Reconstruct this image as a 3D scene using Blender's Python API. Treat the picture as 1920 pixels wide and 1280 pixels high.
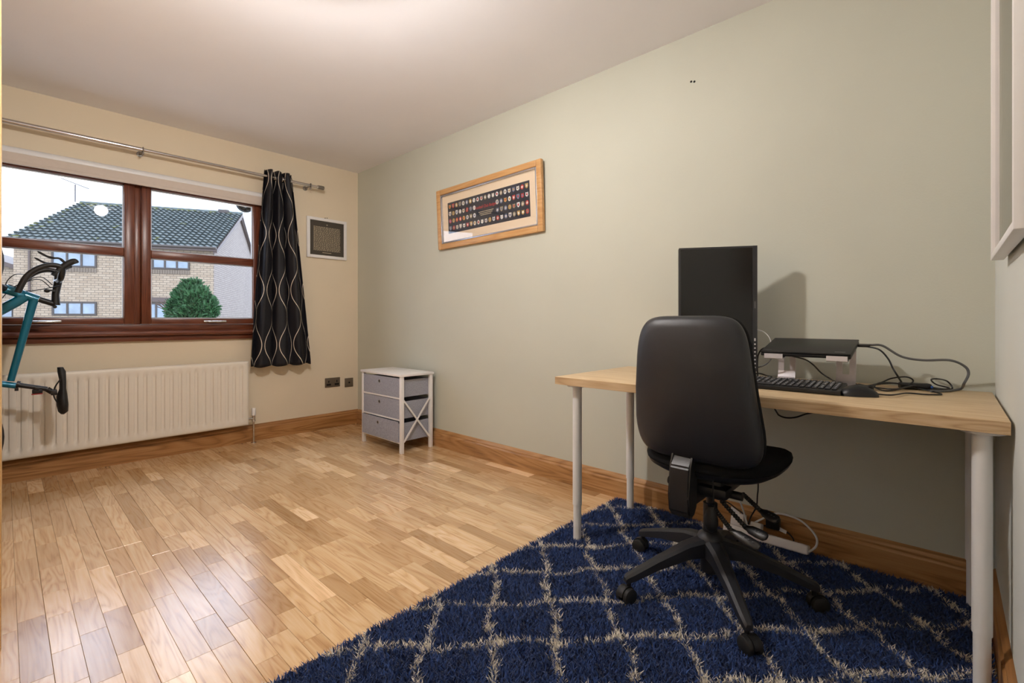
import bpy, bmesh, math, random
import numpy as np
from mathutils import Vector, Matrix
random.seed(7); np.random.seed(7)
S = bpy.context.scene
COL = S.collection
for o in list(bpy.data.objects): bpy.data.objects.remove(o)

# ---------------------------------------------------------------- camera, sky, sun, exposure
F, CX, HY = 883.0, 960.0, 602.0                 # focal length, principal column, horizon row (1920x1280 frame)
cam = bpy.data.cameras.new('camera'); co = bpy.data.objects.new('camera', cam); COL.objects.link(co)
cam.sensor_width = 36; cam.lens = F/1920*36; cam.shift_y = -38/1920; cam.clip_start = .02; cam.clip_end = 300
co.location = (0, 0, 1.0); co.rotation_euler = (math.pi/2, 0, -math.atan2(.7339, .6793)); S.camera = co
S.view_settings.view_transform = 'Standard'; S.view_settings.look = 'None'
S.view_settings.gamma = 1; S.view_settings.use_curve_mapping = False; S.view_settings.exposure = 0.42
SKY, SUN, LAMP = 5.8, 0.9, 470.0
w = bpy.data.worlds.new('sky'); S.world = w; w.use_nodes = True
nt = w.node_tree; bg = nt.nodes['Background']
tc = nt.nodes.new('ShaderNodeTexCoord'); nz = nt.nodes.new('ShaderNodeTexNoise'); rp = nt.nodes.new('ShaderNodeValToRGB')
mp = nt.nodes.new('ShaderNodeMapping'); mp.inputs['Scale'].default_value = (1.5, 1.5, 6)
nt.links.new(tc.outputs['Generated'], mp.inputs[0]); nt.links.new(mp.outputs[0], nz.inputs['Vector'])
nz.inputs['Scale'].default_value = 2.2; nz.inputs['Detail'].default_value = 5
rp.color_ramp.elements[0].position = .32; rp.color_ramp.elements[0].color = (.27, .38, .58, 1)
rp.color_ramp.elements[1].position = .62; rp.color_ramp.elements[1].color = (.60, .66, .76, 1)
nt.links.new(nz.outputs['Fac'], rp.inputs[0]); nt.links.new(rp.outputs[0], bg.inputs[0]); bg.inputs[1].default_value = SKY
sl = bpy.data.lights.new('sun', 'SUN'); so = bpy.data.objects.new('sun', sl); COL.objects.link(so)
sl.energy = SUN; sl.angle = math.radians(25); sl.color = (1, .95, .88)
so.rotation_euler = Vector((.25, .75, -.62)).to_track_quat('-Z', 'Y').to_euler(); so.location = (0, -6, 12)

# ---------------------------------------------------------------- pixel helpers (direction only; the plane gives the distance)
CAM = Vector((0, 0, 1.0))
def ray(u, v):
    X = (u-CX)/F
    return Vector((X*.6793+.7339, -X*.7339+.6793, -(v-HY)/F))
def at_x(u, v, x=2.377): r = ray(u, v); return CAM + r*(x/r.x)
def at_y(u, v, y=4.273): r = ray(u, v); return CAM + r*(y/r.y)
def at_z(u, v, z=0.0): r = ray(u, v); return CAM + r*((z-1.0)/r.z)
def at_d(u, v, d): return CAM + ray(u, v)*d
def proj(p):
    q = Vector(p)-CAM; X = q.x*.6793-q.y*.7339; d = q.x*.7339+q.y*.6793
    return CX+F*X/d, HY-F*q.z/d, d

# ---------------------------------------------------------------- materials
def lin(c):
    return tuple(((x/255)/12.92 if x/255 <= .04045 else ((x/255+.055)/1.055)**2.4) for x in c[:3])+(1,)
MATS = {}
def base(name):
    m = bpy.data.materials.new(name); m.use_nodes = True; MATS[name] = m
    n = m.node_tree.nodes; return m, n, m.node_tree.links, n['Principled BSDF']
def mat(name, c, rough=.5, metal=0, var=.06, scale=40, bump=0, bscale=None, spec=.5, stretch=(1, 1, 1), coat=0):
    m, n, l, b = base(name)
    c = lin(c)
    tc = n.new('ShaderNodeTexCoord'); mp = n.new('ShaderNodeMapping'); mp.inputs['Scale'].default_value = stretch
    l.new(tc.outputs['Object'], mp.inputs[0])
    nz = n.new('ShaderNodeTexNoise'); nz.inputs['Scale'].default_value = scale; nz.inputs['Detail'].default_value = 3
    l.new(mp.outputs[0], nz.inputs['Vector'])
    r = n.new('ShaderNodeValToRGB')
    r.color_ramp.elements[0].position = .3; r.color_ramp.elements[1].position = .7
    r.color_ramp.elements[0].color = tuple(x*(1-var) for x in c[:3])+(1,)
    r.color_ramp.elements[1].color = tuple(min(1, x*(1+var)) for x in c[:3])+(1,)
    l.new(nz.outputs['Fac'], r.inputs[0]); l.new(r.outputs[0], b.inputs['Base Color'])
    b.inputs['Roughness'].default_value = rough; b.inputs['Metallic'].default_value = metal
    b.inputs['Specular IOR Level'].default_value = spec; b.inputs['Coat Weight'].default_value = coat
    if bump:
        n2 = n.new('ShaderNodeTexNoise'); n2.inputs['Scale'].default_value = bscale or scale; n2.inputs['Detail'].default_value = 4
        l.new(mp.outputs[0], n2.inputs['Vector'])
        bp = n.new('ShaderNodeBump'); bp.inputs['Strength'].default_value = bump; bp.inputs['Distance'].default_value = .004
        l.new(n2.outputs['Fac'], bp.inputs['Height']); l.new(bp.outputs[0], b.inputs['Normal'])
    return m
def wood(name, dark, mid, light, axis=1, freq=14, rough=.4, rand=False, contrast=1.0, coat=0):
    """Straight-and-flame grain running along one axis; with rand each object (or each 'tone' face) has its own tone."""
    m, n, l, b = base(name)
    tc = n.new('ShaderNodeTexCoord'); vec = tc.outputs['Object']; rv = None
    if rand:
        oi = n.new('ShaderNodeObjectInfo'); at = n.new('ShaderNodeAttribute'); at.attribute_name = 'tone'
        ad = n.new('ShaderNodeMath'); ad.operation = 'ADD'; l.new(oi.outputs['Random'], ad.inputs[0]); l.new(at.outputs['Fac'], ad.inputs[1])
        fr = n.new('ShaderNodeMath'); fr.operation = 'FRACT'; l.new(ad.outputs[0], fr.inputs[0]); rv = fr.outputs[0]
        cb = n.new('ShaderNodeCombineXYZ')
        for i, k in enumerate((37.0, 91.0, 13.0)):
            mm = n.new('ShaderNodeMath'); mm.operation = 'MULTIPLY'; mm.inputs[1].default_value = k
            l.new(rv, mm.inputs[0]); l.new(mm.outputs[0], cb.inputs[i])
        va = n.new('ShaderNodeVectorMath'); l.new(vec, va.inputs[0]); l.new(cb.outputs[0], va.inputs[1]); vec = va.outputs[0]
    mp = n.new('ShaderNodeMapping'); sc = [freq]*3; sc[axis] = freq*.10; mp.inputs['Scale'].default_value = sc
    l.new(vec, mp.inputs[0])
    n1 = n.new('ShaderNodeTexNoise'); n1.inputs['Scale'].default_value = .9; n1.inputs['Detail'].default_value = 2; n1.inputs['Distortion'].default_value = .6
    l.new(mp.outputs[0], n1.inputs['Vector'])
    mu = n.new('ShaderNodeMath'); mu.operation = 'MULTIPLY'; mu.inputs[1].default_value = 11; l.new(n1.outputs['Fac'], mu.inputs[0])
    f1 = n.new('ShaderNodeMath'); f1.operation = 'PINGPONG'; f1.inputs[1].default_value = .5; l.new(mu.outputs[0], f1.inputs[0])
    mp2 = n.new('ShaderNodeMapping'); sc = [freq*14]*3; sc[axis] = freq*.5; mp2.inputs['Scale'].default_value = sc; l.new(vec, mp2.inputs[0])
    n2 = n.new('ShaderNodeTexNoise'); n2.inputs['Scale'].default_value = 1; n2.inputs['Detail'].default_value = 3; l.new(mp2.outputs[0], n2.inputs['Vector'])
    a = n.new('ShaderNodeMath'); a.operation = 'MULTIPLY_ADD'; a.inputs[1].default_value = .75; l.new(f1.outputs[0], a.inputs[0])
    h = n.new('ShaderNodeMath'); h.operation = 'MULTIPLY'; h.inputs[1].default_value = .65; l.new(n2.outputs['Fac'], h.inputs[0]); l.new(h.outputs[0], a.inputs[2])
    r = n.new('ShaderNodeValToRGB'); e = r.color_ramp.elements
    e[0].position = .5-.36*1; e[0].color = lin(dark); e[1].position = .5+.36; e[1].color = lin(light)
    x = e.new(.46); x.color = lin(mid)
    l.new(a.outputs[0], r.inputs[0]); out = r.outputs[0]
    if contrast != 1.0 or rand:
        mx = n.new('ShaderNodeMix'); mx.data_type = 'RGBA'; mx.inputs[0].default_value = 1-contrast
        l.new(out, mx.inputs[6]); mx.inputs[7].default_value = lin(mid); out = mx.outputs[2]
    if rand:
        r2 = n.new('ShaderNodeValToRGB'); e = r2.color_ramp.elements; r2.color_ramp.interpolation = 'LINEAR'
        e[0].position = 0; e[0].color = (.70, .62, .52, 1); e[1].position = 1; e[1].color = (1.5, 1.62, 1.85, 1)
        for p, c in ((.18, (.88, .82, .75, 1)), (.5, (1, 1, 1, 1)), (.82, (1.12, 1.13, 1.14, 1)), (.93, (1.22, 1.27, 1.36, 1))):
            y = e.new(p); y.color = c
        l.new(rv, r2.inputs[0])
        m2 = n.new('ShaderNodeMix'); m2.data_type = 'RGBA'; m2.blend_type = 'MULTIPLY'; m2.inputs[0].default_value = 1
        l.new(out, m2.inputs[6]); l.new(r2.outputs[0], m2.inputs[7]); out = m2.outputs[2]
    l.new(out, b.inputs['Base Color']); b.inputs['Roughness'].default_value = rough; b.inputs['Coat Weight'].default_value = coat
    b.inputs['Coat Roughness'].default_value = .22
    bp = n.new('ShaderNodeBump'); bp.inputs['Strength'].default_value = .06; bp.inputs['Distance'].default_value = .002
    l.new(a.outputs[0], bp.inputs['Height']); l.new(bp.outputs[0], b.inputs['Normal'])
    return m
def glass(name, refl=1.0, tint=(1, 1, 1, 1)):
    m, n, l, b = base(name); n.remove(b)
    lw_ = n.new('ShaderNodeLayerWeight'); pw_ = n.new('ShaderNodeMath'); pw_.operation = 'POWER'; pw_.inputs[1].default_value = 4.0
    l.new(lw_.outputs['Facing'], pw_.inputs[0]); fr = n.new('ShaderNodeMath'); fr.operation = 'MULTIPLY_ADD'; fr.inputs[1].default_value = .9; fr.inputs[2].default_value = .04
    l.new(pw_.outputs[0], fr.inputs[0])
    t = n.new('ShaderNodeBsdfTransparent'); t.inputs[0].default_value = tint
    g = n.new('ShaderNodeBsdfGlossy'); g.inputs['Roughness'].default_value = .01
    mx = n.new('ShaderNodeMixShader'); mu = n.new('ShaderNodeMath'); mu.operation = 'MULTIPLY'; mu.inputs[1].default_value = refl
    l.new(fr.outputs[0], mu.inputs[0]); l.new(mu.outputs[0], mx.inputs[0]); l.new(t.outputs[0], mx.inputs[1]); l.new(g.outputs[0], mx.inputs[2])
    l.new(mx.outputs[0], n['Material Output'].inputs[0]); return m
def glow(name, c, s):
    m, n, l, b = base(name); b.inputs['Emission Color'].default_value = lin(c); b.inputs['Emission Strength'].default_value = s
    b.inputs['Base Color'].default_value = lin(c); return m
def bricks(name, c1, c2, mortar):
    m, n, l, b = base(name)
    uv = n.new('ShaderNodeUVMap'); br = n.new('ShaderNodeTexBrick'); l.new(uv.outputs[0], br.inputs[0])
    br.inputs['Color1'].default_value = lin(c1); br.inputs['Color2'].default_value = lin(c2); br.inputs['Mortar'].default_value = lin(mortar)
    br.inputs['Scale'].default_value = 1; br.inputs['Brick Width'].default_value = .34; br.inputs['Row Height'].default_value = .13
    br.inputs['Mortar Size'].default_value = .016; l.new(br.outputs[0], b.inputs['Base Color']); b.inputs['Roughness'].default_value = .9
    bp = n.new('ShaderNodeBump'); bp.inputs['Strength'].default_value = .4; l.new(br.outputs['Fac'], bp.inputs['Height']); bp.invert = True
    l.new(bp.outputs[0], b.inputs['Normal']); return m

M_ceil = mat('ceiling_paint', (240, 239, 244), .9, var=.01, scale=3, bump=.05, bscale=120)
M_cream = mat('cream_paint', (228, 214, 190), .85, var=.015, scale=2.5, bump=.08, bscale=160)
M_sage = mat('sage_paint', (198, 199, 186), .75, var=.02, scale=2.0, bump=.10, bscale=160)
M_pale = mat('pale_paint', (218, 220, 214), .75, var=.02, scale=2.0, bump=.10, bscale=160)
M_floor = wood('oak_floor', (176, 130, 84), (216, 178, 132), (228, 198, 158), 1, 12, .24, rand=True, contrast=.9, coat=1.0)
M_sub = mat('floor_joint', (104, 70, 40), .8)
M_skirt = wood('oak_skirting', (120, 82, 46), (172, 126, 78), (192, 150, 104), 1, 9, .38)
M_skirtx = wood('oak_skirting_across', (112, 74, 38), (166, 116, 66), (188, 142, 92), 0, 9, .38)
M_maho = wood('mahogany', (66, 30, 16), (104, 54, 34), (132, 76, 50), 0, 10, .3, contrast=.7)
M_mahoz = wood('mahogany_upright', (66, 30, 16), (104, 54, 34), (132, 76, 50), 2, 10, .3, contrast=.7)
M_glass = glass('window_glass', .35)
M_pglass = glass('picture_glass', 1.0)
M_seal = mat('glazing_bead', (176, 178, 182), .5)
M_chrome = mat('chrome', (205, 202, 200), .18, 1, .02)
M_steel = mat('brushed_steel', (150, 146, 142), .35, 1, .05, 200)
M_satin = mat('satin_aluminium', (205, 200, 204), .38, .6, .03, 120)
M_white = mat('white_paint', (236, 234, 234), .4, var=.01)
M_rad = mat('radiator_enamel', (233, 226, 214), .35, var=.01)
M_blind = mat('blind_fabric', (206, 194, 184), .8, var=.02, bump=.1, bscale=400)
M_blindrail = mat('blind_rail', (226, 226, 228), .35, var=.01)
M_black = mat('black_plastic', (20, 20, 23), .42, var=.08, bump=.06, bscale=500)
M_shell = mat('chair_shell_plastic', (33, 34, 39), .42, var=.05, bump=.15, bscale=600)
M_fabric = mat('black_upholstery', (17, 17, 19), .95, var=.2, scale=500, bump=.4, bscale=700, spec=.2)
M_rubber = mat('black_rubber', (20, 20, 21), .6, var=.1)
M_cable = mat('black_cable', (22, 22, 25), .45)
M_greycable = mat('grey_cable', (92, 92, 94), .5)
M_wcable = mat('white_cable', (222, 222, 222), .4)
M_dgrey = mat('dark_grey_plastic', (46, 46, 50), .4)
M_desk = wood('oak_effect_top', (186, 152, 108), (212, 184, 144), (226, 202, 166), 1, 10, .45, contrast=.8)
M_edge = wood('oak_effect_edge', (150, 118, 84), (190, 160, 122), (208, 182, 146), 1, 12, .5)
M_tube = mat('white_steel', (222, 222, 222), .35, var=.01)
M_gfab = mat('grey_drawer_fabric', (158, 160, 172), .95, var=.22, scale=260, bump=.3, bscale=400, spec=.2, stretch=(1, 1, .35))
M_dark = mat('dark_hole', (10, 10, 11), .8)
M_oakframe = wood('oak_frame', (178, 128, 74), (200, 152, 98), (212, 170, 118), 1, 10, .4, contrast=.8)
M_silver = mat('silver_slip', (196, 198, 206), .25, .9, .02)
M_mount = mat('cream_mount', (232, 212, 186), .9, var=.01)
M_navy = mat('navy_print', (30, 36, 52), .6, var=.06, scale=12)
M_red = mat('red_print', (206, 44, 40), .6)
M_plate = mat('grey_switch_plate', (118, 106, 92), .4, .5, .03, 200)
M_dprint = mat('charcoal_print', (70, 64, 56), .7, var=.05)
M_ltext = mat('pale_print', (186, 174, 150), .7)
M_teal = mat('teal_frame_paint', (0, 108, 136), .3, .25, .03, coat=.5)
M_ward = wood('wardrobe_oak', (196, 150, 92), (222, 182, 126), (232, 198, 148), 2, 8, .35)
M_led = mat('red_reflector', (150, 30, 30), .3)
M_label = mat('paper_label', (225, 225, 228), .7)
M_brick = bricks('buff_brick', (141, 127, 109), (127, 111, 93), (96, 85, 74))
M_brick2 = bricks('pale_brick', (127, 117, 109), (117, 106, 99), (83, 77, 74))
M_tile = mat('roof_tile', (70, 77, 76), .8, var=.25, scale=3)
M_moss = mat('moss', (74, 76, 31), .95, var=.35, scale=14)
M_fascia = mat('fascia_brown', (68, 55, 50), .6)
M_wframe = mat('brown_window_frame', (48, 39, 34), .5)
M_pane = mat('far_pane', (111, 122, 133), .12, var=.18, scale=2)
M_leaf = mat('conifer_leaf', (33, 71, 34), .7, var=.45, scale=5)
M_bark = mat('bark', (65, 48, 37), .9, var=.2)
M_coping = mat('pebble_coping', (148, 142, 127), .9, var=.35, scale=22)
M_ground = mat('bounce_ground', (176, 172, 164), .95, var=.2, scale=3)  # unseen ground, made pale to bounce daylight up onto the ceiling
M_bulb = glow('lamp_bulb', (255, 249, 244), LAMP)

# ---------------------------------------------------------------- mesh helpers
ORG = {}
def new(): return bmesh.new()
def merge(bm, t, M=None):
    me = bpy.data.meshes.new('t'); t.to_mesh(me); t.free()
    if M is not None: me.transform(M)
    bm.from_mesh(me); bpy.data.meshes.remove(me)
def rbox(bm, lo, hi, r=0, seg=2, M=None):
    t = bmesh.new(); bmesh.ops.create_cube(t, size=1)
    for v in t.verts: v.co = Vector([(lo[i]+hi[i])/2+v.co[i]*(hi[i]-lo[i]) for i in range(3)])
    if r: bmesh.ops.bevel(t, geom=t.edges[:], offset=r, segments=seg, profile=.5, affect='EDGES')
    merge(bm, t, M); return bm
def loft(bm, rings, closed=True, cap=True):
    R = [[bm.verts.new(p) for p in r] for r in rings]; n = len(R[0])
    for a, b in zip(R, R[1:]):
        for i in range(n if closed else n-1):
            j = (i+1) % n; bm.faces.new((a[i], a[j], b[j], b[i]))
    if cap and closed:
        bm.faces.new(R[0][::-1]); bm.faces.new(R[-1])
    return R
def cr(pts, k=6):
    P = [Vector(p) for p in pts]; Q = [P[0]*2-P[1]]+P+[P[-1]*2-P[-2]]; out = []
    for i in range(1, len(Q)-2):
        for j in range(k):
            t = j/k; a, b, c, d = Q[i-1:i+3]
            out.append(.5*((2*b)+(c-a)*t+(2*a-5*b+4*c-d)*t*t+(3*b-a-3*c+d)*t**3))
    out.append(P[-1]); return out
def tube(bm, pts, r, n=8, flat=1.0):
    P = [Vector(p) for p in pts]; m = len(P); rings = []
    up = None
    for i in range(m):
        t = (P[min(i+1, m-1)]-P[max(i-1, 0)]).normalized()
        if up is None: up = t.orthogonal().normalized()
        up = (up-t*up.dot(t)); up = up.normalized() if up.length > 1e-6 else t.orthogonal().normalized()
        s = t.cross(up); q = r[i] if isinstance(r, (list, tuple)) else r
        rings.append([P[i]+(up*math.cos(2*math.pi*k/n)+s*math.sin(2*math.pi*k/n)*flat)*q for k in range(n)])
    loft(bm, rings); return bm
def cyl(bm, p0, p1, r0, r1=None, n=20): return tube(bm, [p0, p1], [r0, r0 if r1 is None else r1], n)
def ball(bm, c, r, s=(1, 1, 1), M=None, n=14):
    t = bmesh.new(); bmesh.ops.create_uvsphere(t, u_segments=n, v_segments=max(6, n*2//3), radius=r)
    for v in t.verts: v.co = Vector((v.co.x*s[0], v.co.y*s[1], v.co.z*s[2]))
    merge(bm, t, Matrix.Translation(Vector(c)) @ (M or Matrix.Identity(4))); return bm
def prism(bm, poly, f0, f1):
    """poly: 2D points; f0/f1 map a 2D point to 3D on the two faces."""
    a = [bm.verts.new(f0(*p)) for p in poly]; b = [bm.verts.new(f1(*p)) for p in poly]; n = len(poly)
    bm.faces.new(a[::-1]); bm.faces.new(b)
    for i in range(n): bm.faces.new((a[i], a[(i+1) % n], b[(i+1) % n], b[i]))
    return bm
def lathe(bm, prof, c, n=24, M=None):
    t = bmesh.new()
    loft(t, [[(r*math.cos(2*math.pi*k/n), r*math.sin(2*math.pi*k/n), z) for k in range(n)] for r, z in prof])
    merge(bm, t, Matrix.Translation(Vector(c)) @ (M or Matrix.Identity(4))); return bm
def torus(bm, c, R, r, axis, n=40, k=10):
    a = Vector(axis).normalized(); u = a.orthogonal().normalized(); v = a.cross(u); rings = []
    for i in range(n):
        t = 2*math.pi*i/n; d = u*math.cos(t)+v*math.sin(t)
        rings.append([Vector(c)+d*(R+r*math.cos(2*math.pi*j/k))+a*r*math.sin(2*math.pi*j/k) for j in range(k)])
    R_ = loft(bm, rings, cap=False)
    for j in range(k): bm.faces.new((R_[-1][j], R_[-1][(j+1) % k], R_[0][(j+1) % k], R_[0][j]))
    return bm
def props(o, label=None, cat=None, group=None, kind=None):
    for k, v in (('label', label), ('category', cat), ('group', group), ('kind', kind)):
        if v: o[k] = v
    return o
def thing(name, loc, label=None, cat=None, group=None, kind=None):
    o = bpy.data.objects.new(name, None); COL.objects.link(o); o.location = loc; o.empty_display_size = .05
    ORG[o.name] = Vector(loc); return props(o, label, cat, group, kind)
def mk(name, bm, m, parent=None, label=None, cat=None, group=None, kind=None, ang=35, smooth=True):
    """bm in world coordinates -> one mesh object; its origin is its parent's origin (or its own base centre)."""
    me = bpy.data.meshes.new(name)
    bmesh.ops.recalc_face_normals(bm, faces=bm.faces[:]); bm.to_mesh(me); bm.free()
    me.materials.append(m)
    if smooth:
        me.shade_smooth(); me.set_sharp_from_angle(angle=math.radians(ang))
    o = bpy.data.objects.new(name, me); COL.objects.link(o)
    if parent is not None:
        g = ORG[parent.name]; o.parent = parent; ORG[o.name] = g
    else:
        c = np.array([v.co[:] for v in me.vertices]); g = Vector(((c[:, 0].min()+c[:, 0].max())/2, (c[:, 1].min()+c[:, 1].max())/2, c[:, 2].min()))
        o.location = g; ORG[o.name] = g
    me.transform(Matrix.Translation(-g))
    return props(o, label, cat, group, kind)
def box(name, lo, hi, m, parent=None, r=0, **k): return mk(name, rbox(new(), lo, hi, r), m, parent, **k)

# ================================================================ ROOM SHELL
XG, YW, YN, XL, H = 2.377, 4.273, -.1224, -.70, 2.458      # sage wall, window wall, near wall, left wall, ceiling
T = .12
WX0, WX1, WZ0, WZ1 = -.195, 1.505, .93, 2.01               # window opening
b = new()
rbox(b, (XL-T, YW, -.1), (WX0, YW+.28, H)); rbox(b, (WX1, YW, -.1), (XG+T, YW+.28, H))
rbox(b, (WX0, YW, -.1), (WX1, YW+.28, WZ0)); rbox(b, (WX0, YW, WZ1), (WX1, YW+.28, H))
mk('wall_back', b, M_cream, kind='structure', smooth=False)
box('wall_right', (XG, YN, -.1), (XG+T, YW, H), M_sage, kind='structure')
box('wall_near', (XL-T, YN-T, -.1), (XG+T, YN, H), M_pale, kind='structure')
box('wall_left', (XL-T, YN, -.1), (XL, YW, H), M_cream, kind='structure')
box('ceiling', (XL-T, YN-T, H), (XG+T, YW+.28, H+.15), M_ceil, kind='structure')
flo = box('floor', (XL, YN, -.1), (XG, YW, -.006), M_sub, kind='structure')

# oak staves: three-strip boards running towards the window wall
SW = .0665; staves = []
nrow = int((XG-XL)/SW)+1
for r in range(nrow):
    x0 = XL+r*SW; x1 = min(x0+SW, XG)
    if x1-x0 < .01: continue
    bo = (r//3); rr = random.Random(bo*17+3); joint = YN-rr.uniform(0, 1.8)
    joints = [joint+2.18*k for k in range(5)]
    for a, c in zip(joints, joints[1:]):
        y = a
        while y < c-.01:
            L = random.choice((.2, .25, .3, .3, .35, .4, .45))
            if c-(y+L) < .16: L = c-y
            e0 = .0009 if abs(y-a) < 1e-6 else .0003; e1 = .0009 if abs(y+L-c) < 1e-3 else .0003
            lo, hi = max(y, YN), min(y+L, YW)
            if hi-lo > .01:
                s0 = .0005 if r % 3 == 0 else .0003; s1 = .0005 if r % 3 == 2 else .0003
                staves.append((x0+s0, x1-s1, lo+e0, hi-e1))
            y += L
def shown(s):
    cx, cy = (s[0]+s[1])/2, (s[2]+s[3])/2
    if cx > .45 and cy < 1.32: return 0                      # under the rug
    if cx < .02: return 0                                    # beside or behind the wardrobe
    q = [proj((x, y, 0)) for x, y in ((s[0], s[2]), (s[1], s[2]), (s[1], s[3]), (s[0], s[3]))]
    if min(p[2] for p in q) < .1: return 0
    u, v, d = proj((cx, cy, 0))
    if not (-30 < u < 1950 and v < 1310): return 0
    return abs(sum(q[i][0]*q[(i+1) % 4][1]-q[(i+1) % 4][0]*q[i][1] for i in range(4)))/2
staves.sort(key=shown, reverse=True)
def stave_mesh(bm, x0, x1, y0, y1, z=0.0, tone=None):
    e = .0006
    t = [bm.verts.new(p) for p in ((x0+e, y0+e, z), (x1-e, y0+e, z), (x1-e, y1-e, z), (x0+e, y1-e, z))]
    m_ = [bm.verts.new(p) for p in ((x0, y0, z-e), (x1, y0, z-e), (x1, y1, z-e), (x0, y1, z-e))]
    l_ = [bm.verts.new(p) for p in ((x0, y0, z-.006), (x1, y0, z-.006), (x1, y1, z-.006), (x0, y1, z-.006))]
    fs = [bm.faces.new(t)]
    for A, B in ((t, m_), (m_, l_)):
        for i in range(4): fs.append(bm.faces.new((A[i], B[i], B[(i+1) % 4], A[(i+1) % 4])))
    if tone is not None:
        lay = bm.faces.layers.float['tone']
        for f in fs: f[lay] = tone
cache = {}
for s in staves[:300]:
    w_, L_ = s[1]-s[0], s[3]-s[2]; key = (round(w_, 4), round(L_, 3))
    if key not in cache:
        bm = new(); stave_mesh(bm, -key[0]/2, key[0]/2, -key[1]/2, key[1]/2)
        me = bpy.data.meshes.new('plank'); bmesh.ops.recalc_face_normals(bm, faces=bm.faces[:]); bm.to_mesh(me); bm.free(); me.materials.append(M_floor); cache[key] = me
    o = bpy.data.objects.new('plank', cache[key]); COL.objects.link(o); o.parent = flo
    o.location = Vector(((s[0]+s[1])/2, (s[2]+s[3])/2, 0))-ORG['floor']
bm = new(); bm.faces.layers.float.new('tone')
for s in staves[300:]: stave_mesh(bm, *s, tone=random.random())
mk('planks', bm, M_floor, flo, kind='stuff', smooth=False)

# skirting boards with a stepped moulding
SK = [(0, 0), (.020, 0), (.020, .098), (.017, .104), (.014, .108), (.014, .116), (.010, .124), (.004, .133), (0, .136)]
def skirt(name, m, fa, fb, parent=None, kind='structure'):
    b = new(); prism(b, SK, fa, fb); return mk(name, b, m, parent, kind=kind if parent is None else None, ang=25)
skirt('baseboard_back', M_skirtx, lambda d, z: (XL, YW-d, z), lambda d, z: (XG, YW-d, z))
br_ = thing('baseboard_right', (XG, 2.0, 0), kind='structure')
for y0, y1 in ((2.551, YW-.02), (YN+.02, 2.549)):
    skirt('board', M_skirt, lambda d, z: (XG-d, y0, z), lambda d, z: (XG-d, y1, z), br_)
skirt('baseboard_near', M_skirtx, lambda d, z: (XL, YN+d, z), lambda d, z: (XG-.02, YN+d, z))
skirt('baseboard_left', M_skirt, lambda d, z: (XL+d, YN+.02, z), lambda d, z: (XL+d, YW-.02, z))
# small screw holes left in the walls
def hole(u, v, wall, label):
    p = at_x(u, v, XG) if wall == 'r' else at_y(u, v, YW)
    b = new(); n = Vector((-1, 0, 0)) if wall == 'r' else Vector((0, -1, 0))
    lathe(b, [(.0055, 0), (.0055, .0012), (.003, .0012), (.003, .0006)], p, 14, n.to_track_quat('Z', 'Y').to_matrix().to_4x4())
    mk('wall_plug', b, M_dark, label=label, cat='wall plug')
hole(1296, 153, 'r', 'left one of two tiny dark screw plugs high on sage wall')
hole(1302, 153, 'r', 'right one of two tiny dark screw plugs high on sage wall')

# ---------------------------------------------------------------- window
w1 = thing('window_1', (.66, YW, WZ0), kind='structure')
b = new(); y0, y1 = YW+.005, YW+.075
rbox(b, (WX0, y0, WZ0), (WX0+.03, y1, WZ1), .003); rbox(b, (WX1-.03, y0, WZ0), (WX1, y1, WZ1), .003)
rbox(b, (WX0+.03, y0, WZ1-.03), (WX1-.03, y1, WZ1), .003); rbox(b, (WX0+.03, y0, WZ0), (WX1-.03, y1, WZ0+.047), .003)
mk('window_frame', b, M_maho, w1)
mk('mullion', rbox(new(), (.638, y0+.004, WZ0+.047), (.675, y1, WZ1-.03), .004), M_mahoz, w1)
def sash(x0, x1, g0, g1, hx):
    z0, z1, gz = WZ0+.048, WZ1-.031, ((1.022, 1.459), (1.518, 1.962)); ya, yb = YW-.012, YW+.05
    b = new()
    rbox(b, (x0, ya, z0), (g0, yb, z1), .005); rbox(b, (g1, ya, z0), (x1, yb, z1), .005)
    s = mk('sash', b, M_mahoz, w1)
    b = new(); rbox(b, (g0, ya+.002, z0), (g1, yb, gz[0][0]), .004); rbox(b, (g0, ya+.002, gz[1][1]), (g1, yb, z1), .004)
    mk('rail', b, M_maho, s)
    mk('transom', rbox(new(), (g0, ya+.001, gz[0][1]), (g1, yb, gz[1][0]), .005), M_maho, s)
    for a, c in gz:
        box('pane', (g0-.004, YW+.022, a-.004), (g1+.004, YW+.026, c+.004), M_glass, s)
        b = new(); e = .006
        rbox(b, (g0, YW+.006, a), (g0+e, YW+.021, c)); rbox(b, (g1-e, YW+.006, a), (g1, YW+.021, c))
        rbox(b, (g0+e, YW+.006, a), (g1-e, YW+.021, a+e)); rbox(b, (g0+e, YW+.006, c-e), (g1-e, YW+.021, c))
        mk('glazing_bead', b, M_seal, s)
    b = new(); rbox(b, (hx-.08, ya-.012, .990), (hx+.08, ya, 1.006), .005, 3); cyl(b, (hx-.03, ya-.012, .998), (hx-.03, ya-.03, .998), .008)
    h = mk('handle', b, M_chrome, s, label='chrome window handle')
    mk('lever', rbox(new(), (hx-.055, ya-.036, .989), (hx+.04, ya-.024, 1.003), .005, 3), M_chrome, h)
sash(WX0+.032, .637, -.115, .578, .18)
sash(.676, WX1-.032, .733, 1.42, 1.14)
b = new()
prof = [(0, .895), (-.055, .895), (-.068, .902), (-.073, .913), (-.068, .925), (-.055, .931), (.06, .931), (.06, .895)]
prism(b, prof, lambda y, z: (WX0-.05, YW+y, z), lambda y, z: (WX1+.03, YW+y, z)); mk('window_sill', b, M_maho, w1)
mk('sill_apron', rbox(new(), (WX0-.04, YW-.03, .857), (WX1+.02, YW-.001, .894), .005), M_maho, w1)

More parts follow.
